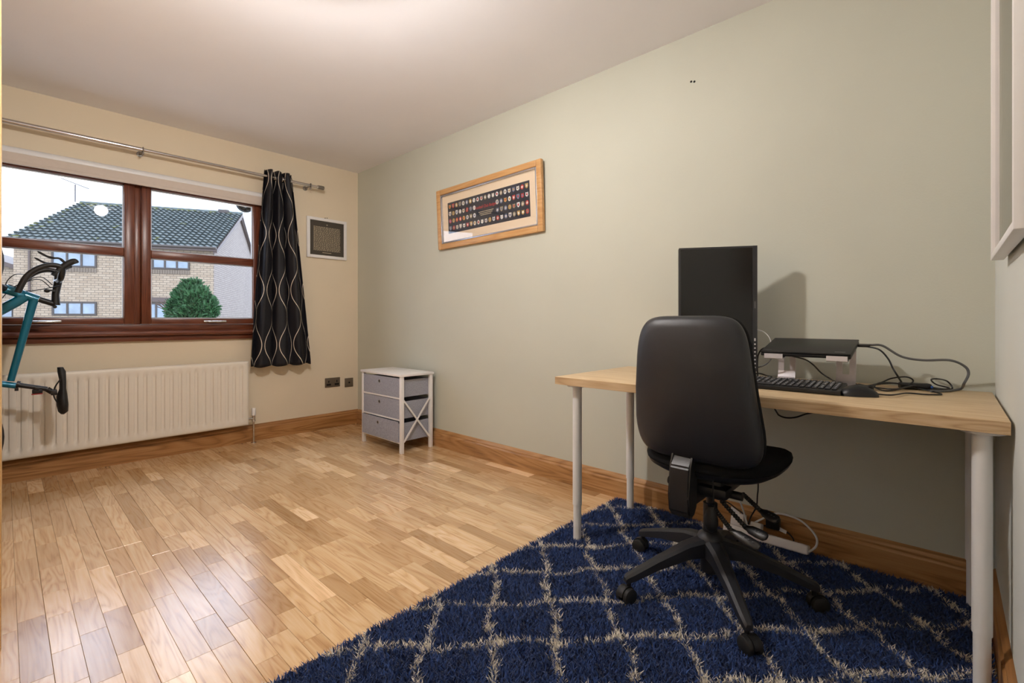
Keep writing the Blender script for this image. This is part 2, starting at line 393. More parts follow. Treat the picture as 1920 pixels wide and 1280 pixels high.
# ================================================================ OUTSIDE
box('ground', (-60, YW+.3, -.30), (60, 90, -.12), M_ground, kind='structure')
def uvbox(bm):
    lay = bm.loops.layers.uv.verify()
    for f in bm.faces:
        n = f.normal
        for lp in f.loops:
            c = lp.vert.co
            lp[lay].uv = (c.x if abs(n.y) >= abs(n.x) else c.y, c.z) if abs(n.z) < .9 else (c.x, c.y)
Kc = Vector((-18.04, 28.46)); fdc = Vector((.9403, .3403)); gdc = Vector((-.3403, .9403))
def c2r(p): return Vector((p.x*.6793+p.y*.7339, -p.x*.7339+p.y*.6793, 0))
K, FD, GD = c2r(Kc), c2r(fdc).normalized(), c2r(gdc).normalized()       # house corner, facade direction, gable direction
hang = math.atan2(FD.y, FD.x)
HM = Matrix.Translation((K.x, K.y, -.12)) @ Matrix.Rotation(hang, 4, 'Z')  # local x along the facade (corner at 0, house at x<0), y into the house
def hl(u, v, yl=0.0):
    """pixel -> house-local point on the plane y = yl"""
    o = HM.inverted() @ CAM; r = HM.inverted().to_3x3() @ ray(u, v); return o+r*((yl-o.y)/r.y)
EL, HD, HE = 9.3, 7.5, hl(402, 463).z                                      # facade length, half depth, eaves height
HR = HE+3.55
house = thing('neighbour_house', (K.x, K.y, -.12), 'buff brick two storey house with grey tiled roof seen through window', 'house')
house.rotation_euler = (0, 0, hang); ORG[house.name] = Vector((0, 0, 0))
b = new()
prism(b, [(0, 0), (0, HE), (HD, HR-.15), (2*HD, HE), (2*HD, 0)], lambda y, z: (-EL, y, z), lambda y, z: (0, y, z))
bmesh.ops.recalc_face_normals(b, faces=b.faces[:]); b.normal_update(); uvbox(b)
mk('brick_wall', b, M_brick, house, smooth=False)
b = new(); lay = None
prism(b, [(.0, 0), (.0, HE), (HD, HR-.12), (2*HD, HE), (2*HD, 0)], lambda y, z: (.001, y, z), lambda y, z: (.04, y, z))
bmesh.ops.recalc_face_normals(b, faces=b.faces[:]); b.normal_update(); uvbox(b); mk('gable_wall', b, M_brick2, house, smooth=False)
# tiles, course by course, each with a roll and a thick lower edge
sl_ = math.hypot(HD, HR-HE); NR, NC = 17, 30; tw = (EL+.5)/NC; th = (sl_+.35)/NR; b = new(); moss = new()
ca, sa = HD/sl_, (HR-HE)/sl_
def rp_(s, a, lift): return Vector((s, -.35+a*ca-lift*sa, HE-.16+a*sa+lift*ca))
rnd = random.Random(4)
for i in range(NR):
    for j in range(NC):
        x0 = -EL-.25+j*tw+(.0 if i % 2 else 0); P = []; jz = rnd.uniform(-.006, .006)
        for k in range(7):
            t = k/6; hh = .035*math.sin(t*2*math.pi)+.02
            P.append((x0+t*tw, hh+jz))
        lo = [b.verts.new(rp_(x, i*th-.05, h+.14)) for x, h in P]; hi = [b.verts.new(rp_(x, (i+1)*th, h+.02)) for x, h in P]
        un = [b.verts.new(rp_(x, i*th+.02, h+.0)) for x, h in P]
        for k in range(6):
            b.faces.new((lo[k], lo[k+1], hi[k+1], hi[k])); b.faces.new((un[k], un[k+1], lo[k+1], lo[k]))
        pm = .75 if i == NR-1 else (.35 if j < 2 else (.25 if i == NR-2 else .02))
        if rnd.random() < pm:
            for q in range(3): ball(moss, rp_(x0+rnd.random()*tw, i*th+rnd.random()*th, .09), .09, (1.3, 1, .45), n=6)
mk('roof_tiles', b, M_tile, house, kind='stuff', smooth=False)
mk('moss', moss, M_moss, house, kind='stuff')
b = new(); prism(b, [(-.3, HE-.15), (HD, HR+.0), (2*HD+.3, HE-.15), (HD, HR-.35)], lambda y, z: (-EL-.2, y, z), lambda y, z: (.2, y, z)); mk('roof_deck', b, M_fascia, house, smooth=False)
b = new(); tube(b, [(-EL-.25, HD, HR+.08), (.25, HD, HR+.08)], .13, 10); mk('ridge_tiles', b, M_tile, house)
b = new(); rbox(b, (-EL-.25, -.42, HE-.30), (.22, -.36, HE-.1)); mk('fascia', b, M_fascia, house)
b = new(); tube(b, [(-EL-.3, -.48, HE-.12), (.25, -.48, HE-.12)], .07, 10); mk('gutter', b, M_wframe, house)
b = new()
for y0_, z0_, y1_, z1_ in ((-.35, HE-.2, HD, HR+.05), (HD, HR+.05, 2*HD+.4, HE-.2)):
    prism(b, [(y0_, z0_-.22), (y0_, z0_), (y1_, z1_), (y1_, z1_-.22)], lambda y, z: (.05, y, z), lambda y, z: (.26, y, z))
mk('bargeboard', b, M_fascia, house, smooth=False)
pp = hl(57, 520); b = new(); tube(b, [(pp.x, -.1, HE-.2), (pp.x, -.1, 0)], .06, 8); mk('downpipe', b, M_fascia, house)
rv = hl(420, 401, HD); mk('roof_vent', rbox(new(), (rv.x-.35, HD-.2, HR), (rv.x+.35, HD+.2, HR+.28), .03), M_wframe, house)
def hwin(u0, v0, u1, v1, n, lintel=True):
    a, c = hl(u0, v0), hl(u1, v1); x0, x1, z0, z1 = min(a.x, c.x), max(a.x, c.x), min(a.z, c.z), max(a.z, c.z); f = .09
    b = new(); rbox(b, (x0, -.06, z0), (x1, .02, z0+f)); rbox(b, (x0, -.06, z1-f), (x1, .02, z1))
    for k in range(n+1):
        xx = x0+(x1-x0-f)*k/n; rbox(b, (xx, -.07, z0), (xx+f, .02, z1))
    wv = mk('window', b, M_wframe, house, smooth=False)
    for k in range(n):
        xa = x0+(x1-x0-f)*k/n+f; xb = x0+(x1-x0-f)*(k+1)/n
        box('pane', (xa, -.03, z0+f), (xb, -.01, z1-f), M_pane, wv)
    if lintel:
        b = new()
        nb = max(4, int((x1-x0)/.12))
        for k in range(nb): rbox(b, (x0+(x1-x0)*k/nb+.008, -.045, z0-.27), (x0+(x1-x0)*(k+1)/nb-.008, .02, z0-.04))
        mk('brick_sill', b, M_brick, wv, smooth=False)
hwin(97, 467, 182, 502, 3); hwin(98, 565, 182, 591, 3, False); hwin(262, 476, 356, 506, 4); hwin(268, 567, 318, 600, 2, False)
b = new(); hw = hl(250, 562); hw2 = hl(322, 562); rbox(b, (hw.x, -.10, hw.z-.1), (hw2.x, .02, hw.z+.16)); mk('door_canopy', b, M_fascia, house)
# television aerial on the ridge
ap = hl(141, 384, HD); b = new()
tube(b, [(ap.x, HD, HR+.1), (ap.x, HD, HR+1.3)], .035, 6); tube(b, [(ap.x-.75, HD, HR+1.65), (ap.x+.8, HD-.1, HR+1.05)], .03, 6)
for k in range(8):
    t = k/7; c = Vector((ap.x-.75+1.55*t, HD-.1*t, HR+1.65-.6*t)); tube(b, [c+Vector((0, -.22-.1*t, 0)), c+Vector((0, .22+.1*t, 0))], .016, 5)
aer = thing('television_aerial', (0, 0, 0), 'thin metal television aerial standing on the far roof ridge', 'aerial')
aer.location = (K.x, K.y, -.12); aer.rotation_euler = (0, 0, hang); ORG[aer.name] = Vector((0, 0, 0))
mk('mast', b, M_wframe, aer)
# second house at the far left
h2 = thing('brick_outhouse', (0, 0, 0), 'lower brick building with sloping roof edge behind the bicycle', 'house')
h2.location = HM @ Vector((-EL-5.6, 3.0, 0)); h2.rotation_euler = (0, 0, hang)
b = new(); prism(b, [(-4, 0), (-4, 4.6), (1.0, 5.4), (5.1, 3.9), (5.1, 0)], lambda x, z: (x, 0, z), lambda x, z: (x, 5, z))
bmesh.ops.recalc_face_normals(b, faces=b.faces[:]); b.normal_update(); uvbox(b); mk('brick_wall', b, M_brick, h2, smooth=False)
b = new(); prism(b, [(.9, 5.35), (.9, 5.62), (5.4, 4.0), (5.4, 3.75)], lambda x, z: (x, -.3, z), lambda x, z: (x, 5.2, z)); mk('roof', b, M_fascia, h2, smooth=False)
b = new(); rbox(b, (2.4, -.06, .9), (4.2, .02, 2.0)); wv = mk('window', b, M_wframe, h2); box('pane', (2.55, -.08, 1.02), (4.05, -.06, 1.88), M_pane, wv)
# garden wall with pebble coping
gw = thing('garden_wall', at_z(240, 900, -.12)*0+Vector((.9, 11.0, -.12)), 'low garden wall with pale pebble coping outside the window', 'wall')
b = new(); rbox(b, (-8, 10.9, -.12), (9, 11.1, .99)); bmesh.ops.recalc_face_normals(b, faces=b.faces[:]); b.normal_update(); uvbox(b); mk('wall_body', b, M_brick, gw, smooth=False)
b = new(); rr = random.Random(2)
for i in range(420):
    ball(b, (-3+10*rr.random(), 10.88+.24*rr.random(), 1.0), .028+.02*rr.random(), (1.2, 1, .8), n=6)
rbox(b, (-8, 10.86, .985), (9, 11.14, 1.005)); mk('pebble_coping', b, M_coping, gw, kind='stuff')
# conifer bush
def foliage(name, parent, blobs, m, n_leaf, size, seed):
    rr = np.random.RandomState(seed); V = []; Fc = []
    tot = sum(r_**2 for _, r_ in blobs); k0 = 0
    for c, r_ in blobs:
        n = int(n_leaf*r_**2/tot)
        d = rr.normal(size=(n, 3)); d /= np.linalg.norm(d, axis=1)[:, None]
        rad = r_*(.55+.5*rr.rand(n)**.5)
        p = np.array(c)+d*rad[:, None]*np.array([1, 1, 1.12])
        t = d*.7+rr.normal(size=(n, 3))*.4+np.array([0, 0, .55]); t /= np.linalg.norm(t, axis=1)[:, None]
        s = np.cross(t, rr.normal(size=(n, 3))); s /= np.linalg.norm(s, axis=1)[:, None]
        L = size*(.6+.8*rr.rand(n))[:, None]
        V += [p-s*L*.22, p+s*L*.22, p+t*L+s*L*.1, p+t*L-s*L*.1]
        q = np.arange(n); Fc.append(np.stack([k0+q, k0+n+q, k0+2*n+q, k0+3*n+q], 1)); k0 += 4*n
    me = bpy.data.meshes.new(name); me.from_pydata(np.concatenate(V).tolist(), [], np.concatenate(Fc).tolist()); me.materials.append(m)
    o = bpy.data.objects.new(name, me); COL.objects.link(o); o.parent = parent; o['kind'] = 'stuff'; return o
bd = 20.0
bc = at_d(360, 597, bd); bc.z = 0
bush = thing('conifer_bush', (bc.x, bc.y, -.12), 'rounded dark green conifer bush in front of the brick house', 'bush')
rt = Vector((.6793, -.7339, 0))
def bp_(u, v): p = at_d(u, v, bd)-Vector((bc.x, bc.y, -.12)); return tuple(p)
foliage('foliage', bush, [(bp_(360, 566), .62), (bp_(358, 546), .36), (bp_(345, 556), .36), (bp_(376, 556), .36), (bp_(334, 577), .36), (bp_(390, 576), .36), (bp_(366, 535), .2), (bp_(350, 536), .17), (bp_(360, 588), .6), (bp_(326, 586), .24), (bp_(397, 584), .22), (bp_(360, 610), .6)], M_leaf, 9000, .16, 3)
b = new(); tube(b, [(bc.x, bc.y, -.12), (bc.x, bc.y, 1.0)], .10, 8); mk('trunk', b, M_bark, bush)
b = new(); rr = random.Random(9)
q0 = at_d(322, 600, bd+2.5)
for k in range(9):
    e = at_d(298+rr.uniform(-6, 16), 563+rr.uniform(-2, 14), bd+2.5); tube(b, cr([(q0.x, q0.y, -.12), q0, (q0+e)/2+Vector((0, 0, .15)), e], 4), [.05]*4+[.035]*5+[.02]*4, 6)
mk('bare_shrub', b, M_bark, label='bare brown branches of a shrub left of the conifer bush', cat='shrub')
# black rainwater pipe on our own wall, top right of the window
b = new(); p = at_y(462, 393, 4.60); rbox(b, (p.x-.012, 4.553, p.z-.012), (p.x+.012, 4.60, p.z+.012)); tube(b, cr([at_y(447, 380, 4.60), at_y(452, 389, 4.60), at_y(462, 393, 4.60), at_y(474, 388, 4.60), at_y(490, 386, 4.60)], 5), .028, 10)
mk('rainwater_pipe', b, M_black, label='black curved rainwater pipe outside the window top corner', cat='pipe')

# ================================================================ WINDOW WALL THINGS
# roller blind
bl = thing('roller_blind', (.66, YW-.03, 2.0), 'pale roller blind rolled up along the window head', 'blind')
b = new(); tube(b, [(-.26, YW-.034, 2.047), (1.50, YW-.034, 2.047)], .030, 16); mk('roll', b, M_blindrail, bl)
box('blind_fabric', (-.25, YW-.062, 1.985), (1.49, YW-.059, 2.045), M_blind, bl)
mk('bottom_rail', rbox(new(), (-.25, YW-.068, 1.965), (1.49, YW-.054, 1.988), .004), M_blind, bl)
# curtain pole
YR = YW-.115
pe = at_y(607, 353, YR); zr = pe.z; pb = at_y(268, 288, YR)
cp = thing('curtain_pole', (pb.x, YR, zr), 'polished chrome curtain pole above the window', 'curtain pole')
b = new(); tube(b, [(-.55, YR, zr), (pb.x, YR, zr)], .0145, 18); mk('thick_rod', b, M_chrome, cp)
b = new(); tube(b, [(pb.x, YR, zr), (pe.x-.05, YR, zr)], .0118, 18); mk('thin_rod', b, M_chrome, cp)
b = new(); lathe(b, [(.016, 0), (.0175, .003), (.0175, .05), (.016, .056), (.0, .056)], (pe.x-.056, YR, zr), 20, Matrix.Rotation(math.pi/2, 4, 'Y')); mk('finial', b, M_steel, cp)
for x in (pb.x, pe.x-.12, -.45):
    b = new(); torus(b, (x, YR, zr), .0175, .0035, (1, 0, 0), 20, 8); tube(b, [(x, YR+.018, zr-.004), (x, YW, zr-.004)], .007, 10); tube(b, [(x, YR, zr-.016), (x, YR, zr-.034)], .007, 10)
    lathe(b, [(.02, 0), (.02, .006), (.012, .008)], (x, YW, zr-.004), 18, Matrix.Rotation(math.pi/2, 4, 'X')); mk('bracket', b, M_steel, cp)
# curtain
YC = YR
m, n, l, bs = base('curtain_fabric')
uv = n.new('ShaderNodeUVMap'); sx = n.new('ShaderNodeSeparateXYZ'); l.new(uv.outputs[0], sx.inputs[0])
def nm(op, a, b_=None, c=None):
    q = n.new('ShaderNodeMath'); q.operation = op
    for i, v in enumerate((a, b_, c)):
        if v is None: continue
        if isinstance(v, (int, float)): q.inputs[i].default_value = v
        else: l.new(v, q.inputs[i])
    return q.outputs[0]
def strand(per, amp, wl, ph, off, wd):
    s = nm('SINE', nm('MULTIPLY_ADD', sx.outputs[1], 2*math.pi/wl, ph))
    t = nm('FRACT', nm('ADD', nm('MULTIPLY_ADD', s, amp, off), nm('DIVIDE', sx.outputs[0], per)))
    return nm('LESS_THAN', nm('ABSOLUTE', nm('SUBTRACT', t, .5)), wd)
f = nm('MAXIMUM', strand(.20, .20, .46, 0, 0, .014), strand(.20, .20, .46, math.pi, .47, .013))
mx = n.new('ShaderNodeMix'); mx.data_type = 'RGBA'; l.new(f, mx.inputs[0]); mx.inputs[6].default_value = lin((19, 19, 27)); mx.inputs[7].default_value = lin((226, 214, 198))
l.new(mx.outputs[2], bs.inputs['Base Color']); bs.inputs['Roughness'].default_value = .55; bs.inputs['Specular IOR Level'].default_value = .35
M_curtain = m
cu = thing('curtain', (1.66, YC, .64), 'black eyelet curtain with thin cream wavy lines hanging from pole', 'curtain')
cl0, cr0 = at_y(497, 322, YC-.03).x, at_y(551, 322, YC-.03).x; cl1, cr1 = at_y(470, 682, YC-.03).x, at_y(588, 676, YC-.03).x
NU, NV = 150, 60; b = new(); zt, zb = zr+.055, at_y(520, 686, YC-.03).z; G = []; lay = b.loops.layers.uv.verify(); UVs = {}
for j in range(NV+1):
    t = j/NV; z = zt+(zb-zt)*t; e = min(1, t*1.02)**.9; xl = cl0+(cl1-cl0)*e; xr_ = cr0+(cr1-cr0)*e; row = []
    for i in range(NU+1):
        s = i/NU; ph = 2*math.pi*3.5*s
        ampy = .040-.012*t; y = YC+ampy*math.sin(ph)+.006*math.sin(ph*2.3+3*t)
        x = xl+(xr_-xl)*(s+.035*math.sin(ph*1+1.2)*(1-.3*t))
        v = b.verts.new((x, y, z+.006*math.sin(ph+1)*t)); UVs[v] = (s*(.78), z); row.append(v)
    G.append(row)
for j in range(NV):
    for i in range(NU):
        fc = b.faces.new((G[j][i], G[j][i+1], G[j+1][i+1], G[j+1][i]))
        for lp in fc.loops: lp[lay].uv = UVs[lp.vert]
co_ = mk('curtain_panel', b, M_curtain, cu, ang=180)
sm = co_.modifiers.new('thickness', 'SOLIDIFY'); sm.thickness = .0015
for s in (1/7, 2/7, 3/7, 4/7, 5/7, 6/7):
    x = cl0+(cr0-cl0)*(s+.035*math.sin(2*math.pi*3.5*s+1.2)); b = new(); torus(b, (x, YC, zr), .022, .0035, (1, .25, 0), 24, 8); mk('eyelet_ring', b, M_chrome, cu)
# radiator
YF = YW-.105
rx0, rx1 = -.30, at_y(467, 690, YF).x; rz1, rz0 = at_y(467, 677, YF).z, at_y(467, 797, YF).z
ra = thing('radiator', (.55, YF, rz0), 'cream white ribbed panel radiator under the window', 'radiator')
NF = int((rx1-rx0-.06)/.0505); b = new(); pit = (rx1-rx0-.06)/NF; xs = []
for k in range(NF):
    for q in (0, .10, .26, .36, .64, .74, .90): xs.append((rx0+.03+(k+q)*pit, 1 if .3 <= q <= .7 else (.12 if q in (.26, .74) else 0)))
xs = [(rx0, -1), (rx0+.008, -.2), (rx0+.02, 0)]+xs+[(rx1-.02, 0), (rx1-.008, -.2), (rx1, -1)]
zs = [(rz0, -1), (rz0+.006, -.2), (rz0+.016, 0), (rz0+.04, 0), (rz0+.055, .9), (rz0+.075, 1), (rz1-.075, 1), (rz1-.055, .9), (rz1-.04, 0), (rz1-.016, 0), (rz1-.006, -.2), (rz1, -1)]
G = []
for z, a in zs:
    row = []
    for x, c in xs:
        d = min(a, c, 0)*.012 if min(a, c) < 0 else -.011*(min(max(a, 0), max(c, 0)))
        row.append(b.verts.new((x, YF-(d if d < 0 else 0)*1.0 if min(a, c) >= 0 else YF-d, z)))
    G.append(row)
for r0, r1 in zip(G, G[1:]):
    for i in range(len(xs)-1): b.faces.new((r0[i], r0[i+1], r1[i+1], r1[i]))
mk('front_panel', b, M_rad, ra, ang=50)
mk('body', rbox(new(), (rx0+.001, YF+.012, rz0+.001), (rx1-.001, YF+.055, rz1-.001), .004), M_rad, ra)
for x in (rx0+.25, rx1-.25): box('wall_bracket', (x-.02, YF+.05, rz0+.1), (x+.02, YW-.001, rz1-.1), M_rad, ra)
vx = at_y(476, 780, YF+.03).x; yv = YF+.035; b = new()
lathe(b, [(.0, .0), (.014, .002), (.0165, .012), (.0165, .055), (.014, .062), (0, .063)], (vx, yv, .222), 18); mk('valve_head', b, M_white, ra)
b = new(); cyl(b, (vx, yv, .185), (vx, yv, .224), .011, n=14); cyl(b, (vx, yv, .198), (rx1-.006, yv, .198), .010, n=14); cyl(b, (vx, yv, .176), (vx, yv, .19), .014, n=6); mk('valve_body', b, M_chrome, ra)
b = new(); cyl(b, (vx, yv, 0), (vx, yv, .18), .0075, n=14); lathe(b, [(.022, 0), (.021, .004), (.010, .006)], (vx, yv, 0), 18); mk('pipe', b, M_chrome, ra)
# sockets
def plate(u0, v0, u1, v1, name, label, cat):
    a, c = at_y(u0, v0), at_y(u1, v1); return a.x, c.x, c.z, a.z, thing(name, ((a.x+c.x)/2, YW, c.z), label, cat)
x0, x1, z0, z1, t = plate(609, 709, 637, 724.5, 'wall_socket', 'grey double power socket on the cream wall', 'socket')
z0 = z1-.088
mk('face_plate', rbox(new(), (x0, YW-.009, z0), (x1, YW, z1), .003), M_plate, t)
for s in (-1, 1):
    xc = (x0+x1)/2+s*(x1-x0)*.27; b = new(); rbox(b, (xc-.005, YW-.0105, z1-.045), (xc+.005, YW-.0088, z1-.025)); rbox(b, (xc-.017, YW-.0105, z0+.022), (xc-.006, YW-.0088, z0+.030)); rbox(b, (xc+.006, YW-.0105, z0+.022), (xc+.017, YW-.0088, z0+.030))
    rbox(b, (xc-.021, YW-.0098, z0+.016), (xc+.021, YW-.0088, z0+.034)); mk('pin_holes', b, M_dark, t)
    mk('rocker_switch', rbox(new(), ((x0+x1)/2+s*.012-.008, YW-.014, z1-.034), ((x0+x1)/2+s*.012+.008, YW-.008, z1-.014), .002), M_plate, t)
x0, x1, z0, z1, t = plate(646, 709, 661.5, 723, 'aerial_socket', 'small square grey aerial socket beside the double socket', 'socket')
z0 = z1-.086
mk('face_plate', rbox(new(), (x0, YW-.009, z0), (x1, YW, z1), .003), M_plate, t)
b = new(); lathe(b, [(.008, 0), (.008, .006), (.005, .006), (.005, .002)], ((x0+x1)/2, YW-.008, (z0+z1)/2), 16, Matrix.Rotation(math.pi/2, 4, 'X')); mk('aerial_hole', b, M_dark, t)
# white framed charcoal print
a, c = at_y(576, 404, YW-.02), at_y(650, 487, YW-.02); x0, x1, z0, z1 = a.x, c.x, c.z, a.z; z0 = at_y(577, 481, YW-.02).z
pf = thing('text_print', ((x0+x1)/2, YW, z0), 'square charcoal text print in white frame near room corner', 'picture')
def bars(b, f, x0, x1, z0, z1, w, d0, d1, r=.002):
    """four frame bars; f maps (across, depth, up) to world"""
    for lo, hi in (((x0, d0, z0), (x0+w, d1, z1)), ((x1-w, d0, z0), (x1, d1, z1)), ((x0+w, d0, z0), (x1-w, d1, z0+w)), ((x0+w, d0, z1-w), (x1-w, d1, z1))):
        t = bmesh.new(); rbox(t, lo, hi, r)
        for v in t.verts: v.co = f(*v.co)
        merge(b, t)
    return b
yf = lambda x, d, z: Vector((x, YW-d, z))
mk('frame', bars(new(), yf, x0, x1, z0, z1, .027, .001, .022), M_white, pf)
box('print', (x0+.02, YW-.012, z0+.02), (x1-.02, YW-.002, z1-.02), M_dprint, pf)
b = new(); rr = random.Random(5); W_ = x1-x0
for k in range(25):
    z = z1-.085-k*(z1-z0-.155)/24; x = x0+.062
    while x < x1-.065:
        L = rr.uniform(.006, .022); L = min(L, x1-.062-x); rbox(b, (x, YW-.0126, z), (x+L, YW-.0119, z+.0042)); x += L+.005
rbox(b, ((x0+x1)/2-.045, YW-.0126, z0+.05), ((x0+x1)/2+.04, YW-.0119, z0+.055)); rbox(b, ((x0+x1)/2-.006, YW-.0126, z1-.062), ((x0+x1)/2+.004, YW-.0119, z1-.054))
mk('printed_lines', b, M_ltext, pf, smooth=False)
b = new()
for u in (609.5, 613):
    p = at_y(u, 409, YW-.02); lathe(b, [(.0045, 0), (.0045, .0012), (0, .0012)], (p.x, YW-.0215, p.z), 10, Matrix.Rotation(math.pi/2, 4, 'X'))
mk('fixing_marks', b, M_dark, pf)

# ================================================================ SAGE WALL PICTURE
PY0, PY1, PZ0, PZ1 = 1.905, 2.975, 1.572, 2.036; pc = Vector((XG, (PY0+PY1)/2, (PZ0+PZ1)/2)); tilt = math.radians(.7); lean = math.radians(2.3); PW, PH = (PY1-PY0)/2, (PZ1-PZ0)/2
pic = thing('framed_picture', (XG, pc.y, PZ0), 'wide oak framed picture of football club badges on sage wall', 'picture')
def pw(a, d, z):      # a: across to the right as seen (towards -y), z up, d out of the wall
    a2, z2 = a*math.cos(tilt)-z*math.sin(tilt), a*math.sin(tilt)+z*math.cos(tilt)
    return Vector((XG-d*math.cos(lean)-(z2+PH+.012)*math.sin(lean), pc.y-a2, pc.z+z2*math.cos(lean)-d*math.sin(lean)))
PW, PH = (PY1-PY0)/2, (PZ1-PZ0)/2
mk('frame', bars(new(), pw, -PW, PW, -PH, PH, .042, .002, .030, .005), M_oakframe, pic)
mk('silver_slip', bars(new(), pw, -PW+.042, PW-.042, -PH+.042, PH-.042, .013, .004, .026, .004), M_silver, pic)
def pbox(b, a0, a1, z0, z1, d0, d1):
    t = bmesh.new(); rbox(t, (a0, d0, z0), (a1, d1, z1))
    for v in t.verts: v.co = pw(*v.co)
    merge(b, t); return b
mk('mount', pbox(new(), -PW+.05, PW-.05, -PH+.05, PH-.05, .003, .010), M_mount, pic)
pa0, pa1, pz0, pz1 = -PW+.115, PW-.115, -PH+.115, PH-.112
pr = mk('badge_print', pbox(new(), pa0, pa1, pz0, pz1, .0101, .0106), M_navy, pic)
box_ = pbox(new(), -PW+.054, PW-.054, -PH+.054, PH-.054, .0175, .0190); mk('glass', box_, M_pglass, pic)
bc_ = [mat('badge_%d' % i, c, .6, var=.3, scale=90) for i, c in enumerate([(214, 206, 196), (190, 60, 56), (196, 160, 90), (120, 130, 160), (226, 226, 226), (160, 146, 120)])]
bms = [new() for _ in bc_]; rr = random.Random(12)
def badge(a, z):
    k = rr.randrange(4); R = .0165; sh = []
    if k < 2: sh = [(R*.85*math.cos(t*math.pi/6), R*math.sin(t*math.pi/6)) for t in range(12)]
    elif k == 2: sh = [(-R*.8, R), (R*.8, R), (R*.8, -.2*R), (.4*R, -.8*R), (0, -R), (-.4*R, -.8*R), (-R*.8, -.2*R)]
    else: sh = [(-R*.7, R*.9), (0, R*.7), (R*.7, R*.9), (R*.75, -R*.5), (0, -R), (-R*.75, -R*.5)]
    c1 = rr.randrange(6); c2 = (c1+1+rr.randrange(5)) % 6
    prism(bms[c1], sh, lambda x, y: pw(a+x, .0106, z+y), lambda x, y: pw(a+x, .0110, z+y))
    prism(bms[c2], [(x*.5, y*.5) for x, y in sh], lambda x, y: pw(a+x, .0110, z+y), lambda x, y: pw(a+x, .0113, z+y))
hgt = pz1-pz0; wid = pa1-pa0
for row in range(4):
    z = pz1-hgt*(.135+.235*row)
    for k in range(21):
        if row in (1, 2) and 7 < k < 13: continue
        badge(pa0+wid*(.03+.94*k/20), z)
for q, m_ in zip(bms, bc_): mk('badges', q, m_, pr, kind='stuff', smooth=False)
def text(s, size, m_, parent, fn, name='lettering'):
    cu_ = bpy.data.curves.new('txt', 'FONT'); cu_.body = s; cu_.size = size; cu_.align_x = 'CENTER'; cu_.align_y = 'CENTER'
    to = bpy.data.objects.new('txt', cu_); COL.objects.link(to); dg = bpy.context.evaluated_depsgraph_get()
    me = bpy.data.meshes.new_from_object(to.evaluated_get(dg)); bpy.data.objects.remove(to)
    b = new(); b.from_mesh(me); bpy.data.meshes.remove(me)
    for v in b.verts: v.co = fn(v.co.x, v.co.y)
    return mk(name, b, m_, parent, smooth=False)
text('Football Club Badges', .030, M_red, pr, lambda x, y: pw(x*.86, .0110, y+.026))
b = new()
for k in range(3): pbox(b, -.075+.01*k, .08-.012*k, -.012-.012*k, -.007-.012*k, .0106, .0109)
mk('printed_lines', b, M_ltext, pr, smooth=False)

# ================================================================ NEAR WALL PICTURE (right edge)
np_ = thing('white_picture', (1.58, YN, 1.17), 'white box framed picture on the wall at the right edge', 'picture')
yn = lambda x, d, z: Vector((x, YN+d, z)); x0, x1, z0, z1 = 1.27, 1.885, 1.170, 2.06
mk('frame', bars(new(), yn, x0, x1, z0, z1, .018, .008, .034), M_white, np_)
mk('inner_slip', bars(new(), yn, x0+.018, x1-.018, z0+.018, z1-.018, .016, .009, .020), M_mount, np_)
box('print', (x0+.03, YN+.009, z0+.03), (x1-.03, YN+.012, z1-.03), M_plate, np_)
box('glass', (x0+.017, YN+.024, z0+.017), (x1-.017, YN+.026, z1-.017), M_pglass, np_)
box('backing', (x0+.05, YN, z0+.02), (x1-.06, YN+.008, z1-.02), M_dark, np_)

# ================================================================ WARDROBE at the left edge
wd = thing('wardrobe', (-.33, 2.9, 0), 'tall pale oak wardrobe whose front edge shows at the left', 'wardrobe')
wx, wy0, wy1 = -.004, 2.1, 3.69
mk('carcass', rbox(new(), (XL+.022, wy0, .06), (wx-.022, wy1, 2.0), .003), M_ward, wd)
mk('plinth', rbox(new(), (XL+.022, wy0+.02, 0), (wx-.05, wy1-.02, .06), .002), M_ward, wd)
for a, c in ((wy0, (wy0+wy1)/2-.0015), ((wy0+wy1)/2+.0015, wy1)):
    d_ = mk('door', rbox(new(), (wx-.021, a, .005), (wx, c, 2.0), .002), M_ward, wd)
# ================================================================ BICYCLE standing upright on its rear wheel
YB = 3.93
bk = thing('bicycle', (-.33, YB, 0), 'teal road bicycle stored upright on its rear wheel before the window', 'bicycle')
def q(u, v, dy=0): return at_y(u, v, YB+dy)
RH, FH = Vector((-.335, YB, .345)), Vector((-.335, YB, 1.335))
def wheel(c):
    b = new(); torus(b, c, .326, .014, (0, 1, 0), 56, 10); wv = mk('tyre', b, M_rubber, bk)
    b = new(); torus(b, c, .302, .011, (0, 1, 0), 56, 8); mk('rim', b, M_dgrey, wv)
    b = new(); tube(b, [c+Vector((0, -.05, 0)), c+Vector((0, .05, 0))], .016, 12)
    for k in range(20):
        a = 2*math.pi*k/20; s = -1 if k % 2 else 1
        tube(b, [c+Vector((.016*math.cos(a), .03*s, .016*math.sin(a))), c+Vector((.296*math.cos(a+.25*s), 0, .296*math.sin(a+.25*s)))], .0012, 4)
    mk('spokes', b, M_steel, wv)
wheel(RH); wheel(FH)
HT0, HT1 = q(8, 541), q(72, 561)                       # lower and upper end of the head tube
BB = Vector((-.41, YB, .76)); SC = q(18, 712)
b = new()
tube(b, [HT0, HT1], [.030, .024], 16, .85)
tube(b, cr([q(33, 553), q(30, 566), BB], 4), .027, 14)                   # down tube
tube(b, [q(63, 562), q(58, 580), q(20, 714)], [.022, .020, .016], 14)   # top tube
tube(b, [BB, q(30, 723)], [.020, .017], 14)                               # seat tube
tube(b, [BB-Vector((.07, 0, 0)), BB], .022, 12)
